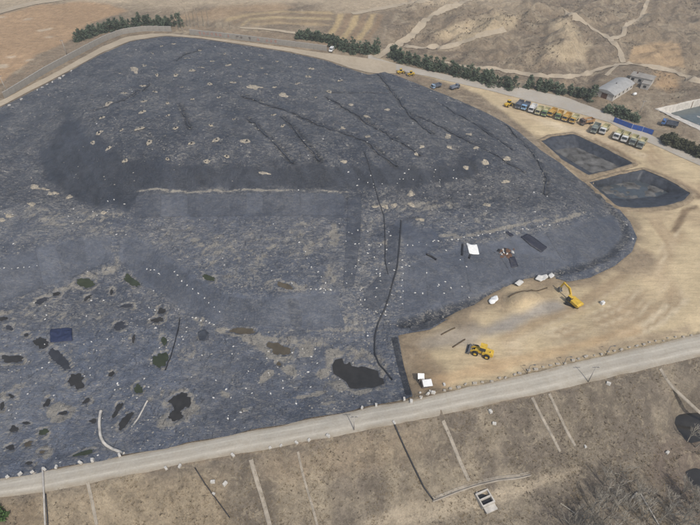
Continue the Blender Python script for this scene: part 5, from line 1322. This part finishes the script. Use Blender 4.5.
# ------------------------------------------------------------------ small things about the yard and the dam
p = cast1(425.5, 386); t = thing('site_hut', 'small dark hut with two bright white roof sheets by the dam road', 'hut', p, math.radians(8))
MB().box((0, .3, .7), (2.2, 1.9, 1.4)).obj('wall', M['dark_paint'], t)
r = MB().box((.3, -.2, 1.6), (2.4, 1.9, .08), Matrix.Rotation(.18, 3, 'X')).obj('roof_sheet', M['white'], t)
r = MB().box((-.9, 1.8, 1.9), (1.7, 1.5, .08), Matrix.Rotation(.5, 3, 'X') @ Matrix.Rotation(-.15, 3, 'Z')).obj('roof_sheet', M['white'], t)
MB().box((-.9, 1.6, .8), (1.2, .9, 1.7)).obj('annex', M['dark_paint'], t)
p = cast1(602, 304); t = thing('bulk_bag', 'white bulk bag standing alone on the yard near the excavator', 'bag', p, .4)
MB().box((0, 0, .55), (1.15, 1.05, 1.1), taper=.9).obj('sack', M['white'], t, bevel=.15)
for sx in (-1, 1):
    for sy in (-1, 1): MB().cyl((sx * .42, sy * .38, 1.05), (sx * .2, sy * .15, 1.4), .05, n=6).obj('loop', M['white_bag'], t)
for a, b, lb in (((452.5, 347.5), (465, 339.5), 'dark timber pole lying on the yard near the loader'), ((441, 335), (455, 328), 'dark timber pole lying on the yard by the liner edge'), ((509, 297), (547, 288), 'long dark pipe half buried in the yard by the excavator')):
    P = resample(cast([a, b]), step=1.0); P[:, 2] = H(P[:, 0], P[:, 1]) + .12; tag(tube('timber_pole', P, .2, M['bark']), lb, 'pole')

# blocks lining the road
def block(seed, s):
    rg = random.Random(seed); m = MB().box((0, 0, s * .35), (s * 1.2, s * .8, s * .85), taper=.85)
    m.v = [(x + rg.uniform(-.08, .08), y + rg.uniform(-.08, .08), z + rg.uniform(-.06, .06)) for x, y, z in m.v]; return m
stn = [block(k, .85).obj('kerb_block', M['stone'], bevel=.07) for k in range(4)]
wst = [block(k + 9, .8).obj('marker_block', M['white_stone'], bevel=.07) for k in range(3)]
yl = [(419, 397), (440, 391.5), (480, 382.6), (520, 373.8), (560, 364), (600, 354.2), (640, 345), (690, 335.4)]
W = resample(cast(resample(yl, step=4)), n=38)
for i in range(38):
    o = stn[i] if i < 4 else stn[i % 4].copy()
    if i >= 4: COL.objects.link(o)
    x, y = W[i, 0] + random.gauss(0, .25), W[i, 1] + random.gauss(0, .15)
    o.location = (x, y, float(H(x, y)) + .02); o.rotation_euler = (0, 0, .25 + random.gauss(0, .3)); s_ = random.uniform(.5, 1.0); o.scale = (s_ * random.uniform(.8, 1.4), s_, s_ * .9)
    tag(o, 'rough pale block in the row between the yard and the dam road', 'stone block', 'blocks between the yard and dam road')
AN = [(10, 106.6), (22, 100.5), (38, 91.4), (43, 88.8), (48, 86), (53, 83.4), (60, 79.2), (64, 77), (72, 72)]
for i, (x, y) in enumerate(AN):
    o = wst[i % 3].copy(); COL.objects.link(o); q = cast1(x, y); o.location = (q[0], q[1], q[2] + .3); o.rotation_euler = (0, 0, i); o.scale = (1.5, 1.1, 1.0)
    tag(o, 'pale anchor block on the liner rim beside the perimeter track', 'stone block', 'anchor blocks along the perimeter track')
IN = [(8, 477.5), (21, 474.8), (33, 472.6), (45, 470), (57, 467.8), (81, 463.4), (93, 461), (120, 456), (362, 408.6), (376, 406), (404, 400)]
OUT_ = [(233, 455.5), (270, 448), (281, 446), (296.5, 443), (309, 440.4), (328, 436.5), (394, 423.2), (166, 468.5), (180, 466.5)]
for i, (x, y) in enumerate(IN + OUT_):
    o = wst[i] if i < 3 else wst[i % 3].copy()
    if i >= 3: COL.objects.link(o)
    q = cast1(x, y); o.location = (q[0], q[1], q[2] + (.25 if i < len(IN) else .02)); o.rotation_euler = (0, 0, random.uniform(0, 3)); s_ = random.uniform(.75, 1.15); o.scale = (s_, s_, s_)
    i_ = i < len(IN)
    tag(o, 'whitewashed block on the dam road edge beside the black liner' if i_ else 'whitewashed block on the dam road edge above the dry slope', 'stone block', 'white blocks beside the liner' if i_ else 'white blocks above the dry slope')

# poles
def pole(px, h, label, wires=True, r=.13, mat='concrete'):
    p = cast1(*px); t = thing('utility_pole' if wires else 'lamp_post', label, 'pole', p)
    MB().cyl((0, 0, -.4), (0, 0, h), r, r * .65, 10).obj('shaft', M[mat], t, True)
    if wires:
        c = MB().box((0, 0, h - .5), (1.8, .12, .12)).obj('crossarm', M['steel'], t)
        for x in (-.8, 0, .8): MB().cyl((x, 0, h - .44), (x, 0, h - .2), .06, n=6).obj('insulator', M['white'], c)
    else:
        MB().cyl((0, 0, h - .1), (.9, 0, h + .15), .06, n=6).obj('arm', M['steel'], t); MB().box((1.1, 0, h + .12), (.6, .25, .12)).obj('lamp_head', M['steel'], t)
    return t
pole((588, 382), 6.9, 'grey utility pole on the dam road verge by the yard', True)
pole((354, 430), 6.4, 'grey utility pole on the dam road beside large dark puddle', True)
for x, y, lb in ((527, 373.5, 'short lamp post among the blocks, nearest the loader'), (563, 365.5, 'short lamp post among the blocks, between two others'), (606, 354.5, 'short lamp post among the blocks, below the bulk bag')): pole((x, y), 3.6, lb, False, .09, 'steel')
for x, y, h, lb in ((8, 94, 9, 'pale utility pole beyond the plain wall, by the brown field corner'), (67, 55, 8, 'pale utility pole beyond the plain wall near the conifer hedge'), (484, 80.5, 7, 'pale utility pole in front of the long conifer row'), (640, 112, 6, 'utility pole between warehouse and the blue fence')): pole((x, y), h, lb, True, .14)

# drains and pipes on the outer slope
def channel(name, px, w, mat, label, depth=.25, cat='drain'):
    P = resample(cast(resample(px, step=3)), step=1.2); T = np.gradient(P[:, :2], axis=0); T /= np.linalg.norm(T, axis=1)[:, None] + 1e-9; N = np.stack([-T[:, 1], T[:, 0]], 1)
    prof = [(-w / 2 - .05, -.3), (-w / 2, .22), (-w / 2 + .14, .22), (-w / 2 + .2, .02), (w / 2 - .2, .02), (w / 2 - .14, .22), (w / 2, .22), (w / 2 + .05, -.3)]
    k = len(prof); V = np.stack([np.column_stack([P[:, :2] + N * o_, H(P[:, 0], P[:, 1]) + z + .12]) for o_, z in prof], 1).reshape(-1, 3)
    i = np.arange((len(P) - 1) * (k - 1)); r, c = i // (k - 1), i % (k - 1)
    F = np.stack([r * k + c + 1, r * k + c, (r + 1) * k + c, (r + 1) * k + c + 1], 1)
    return tag(mesh_obj(name, V, F, mat, None), label, cat)
CH = [([(251, 460), (256, 478), (263, 500), (271, 530)], .9, 'pale concrete gutter down the slope, below a white block'), ([(443, 421), (450, 437), (460, 462), (469, 481)], .8, 'pale concrete gutter down the slope ending above the inspection chamber'),
      ([(532, 398), (541, 416), (552, 436), (560, 452)], .6, 'narrow pale gutter down the brushy slope, left of its twin'), ([(549, 394), (559, 415), (567, 432), (575, 446)], .6, 'narrow pale gutter down the brushy slope, right of its twin'),
      ([(660, 369), (664, 376), (672, 387), (685, 399), (698, 411), (720, 428)], .7, 'long pale gutter running down to the dark gully patch'), ([(432, 500), (444, 495.5), (456, 490.6), (477, 483.6), (498, 478.8), (517, 477), (530, 474)], 1.0, 'curved concrete drain at the foot of the slope'),
      ([(88, 483), (92, 500), (97, 525)], .6, 'faint pale gutter down the tawny slope near the grey pipes'), ([(298, 452), (303, 475), (312, 505), (318, 528)], .5, 'faint narrow gutter down the slope between pipes')]
for p, w, lb in CH: channel('slope_gutter', p, w, M['gutter'], lb)
for nm, p, r, m, lb in (('slope_pipe', [(394, 424), (404, 447), (415, 470), (424, 488), (433, 500)], .2, 'black', 'black pipe running down the slope to the curved drain'), ('slope_pipe', [(195, 468), (205, 484), (216, 499), (230, 518)], .12, 'black', 'thin black pipe down the tawny slope'),
                        ('slope_pipe', [(43, 468), (43.6, 480), (44.5, 495), (45, 512), (46.5, 540)], .22, 'concrete', 'grey pipe crossing the dam road and running down the slope'), ('slope_pipe', [(46, 494), (47.4, 512), (49, 540)], .14, 'black', 'thin dark pipe beside the grey pipe on the slope'),
                        ('fallen_pipe', [(629, 501), (638, 491), (645, 503), (659, 527)], .17, 'pale_conc', 'pale bent pipe lying among the leafless trees'), ('fallen_pipe', [(560, 504), (568, 509), (576, 515)], .13, 'pale_bark', 'short pale pole lying at the thicket edge')):
    P = resample(cast(resample(p, step=3)), step=1.0); P[:, 2] = H(P[:, 0], P[:, 1]) + r * .8 + (.1 if 'slope' in nm else .25); tag(tube(nm, P, r, M[m]), lb, 'pipe')
q = cast([(476, 496), (486, 492.5), (494, 502.5), (482, 507)])
p = q.mean(0); t = thing('inspection_chamber', 'open concrete inspection chamber with two dark slots at slope foot', 'chamber', p, math.radians(22))
m = MB()
for y in (-1.5, 0, 1.5): m.box((0, y, .35), (3.4, .3, 1.5))
for x in (-1.6, 1.6): m.box((x, 0, .34), (.3, 3.3, 1.48))
m.obj('frame', M['pale_conc'], t); MB().box((0, 0, .1), (3.0, 3.0, .3)).obj('slot_floor', M['black'], t)
MB().box((.1, -2.4, .1), (3.0, 1.4, .5)).obj('apron', M['pale_conc'], t)
# white rocks tipped on the slope and rubble round the dam end of the yard
rk = [block(k + 30, .6).obj('loose_rock', M['white_stone'], bevel=.08) for k in range(3)]
RK = [(213, 482), (225, 484), (490, 412), (494, 424), (421, 398.5), (430, 391.5), (433, 393), (428, 394), (444, 385), (214, 494), (667, 453), (585, 447), (608, 384), (420, 393), (411, 402), (477, 493)]
for i, (x, y) in enumerate(RK):
    o = rk[i] if i < 3 else rk[i % 3].copy()
    if i >= 3: COL.objects.link(o)
    g_ = cast1(x, y); o.location = (g_[0], g_[1], g_[2] + .05); o.rotation_euler = (0, 0, i); s_ = random.uniform(.7, 1.5); o.scale = (s_, s_, s_)
    u = y < 403
    tag(o, 'loose pale rock at the corner of the yard near the hut' if u and x < 460 else 'loose pale rock lying on the dry outer slope', 'rock', 'loose rocks near the hut' if u and x < 460 else 'loose rocks on the outer slope')

# ------------------------------------------------------------------ dry winter haze: one closed box round everything, the sky outside it
hz = MB().box((0, 1500, 65), (12400, 10400, 240)).obj('haze', None); hz['kind'] = 'stuff'; hz['label'] = 'thin dry winter haze over the whole place'
hm_ = bpy.data.materials.new('haze'); hm_.use_nodes = True; ht = hm_.node_tree
for n_ in list(ht.nodes):
    if n_.type == 'BSDF_PRINCIPLED': ht.nodes.remove(n_)
pv = ht.nodes.new('ShaderNodeVolumePrincipled'); pv.inputs['Color'].default_value = (.97, .97, .96, 1); pv.inputs['Density'].default_value = 0.0004; pv.inputs['Anisotropy'].default_value = 0.2
ht.links.new(pv.outputs[0], [n_ for n_ in ht.nodes if n_.type == 'OUTPUT_MATERIAL'][0].inputs['Volume'])
hz.data.materials.append(hm_)
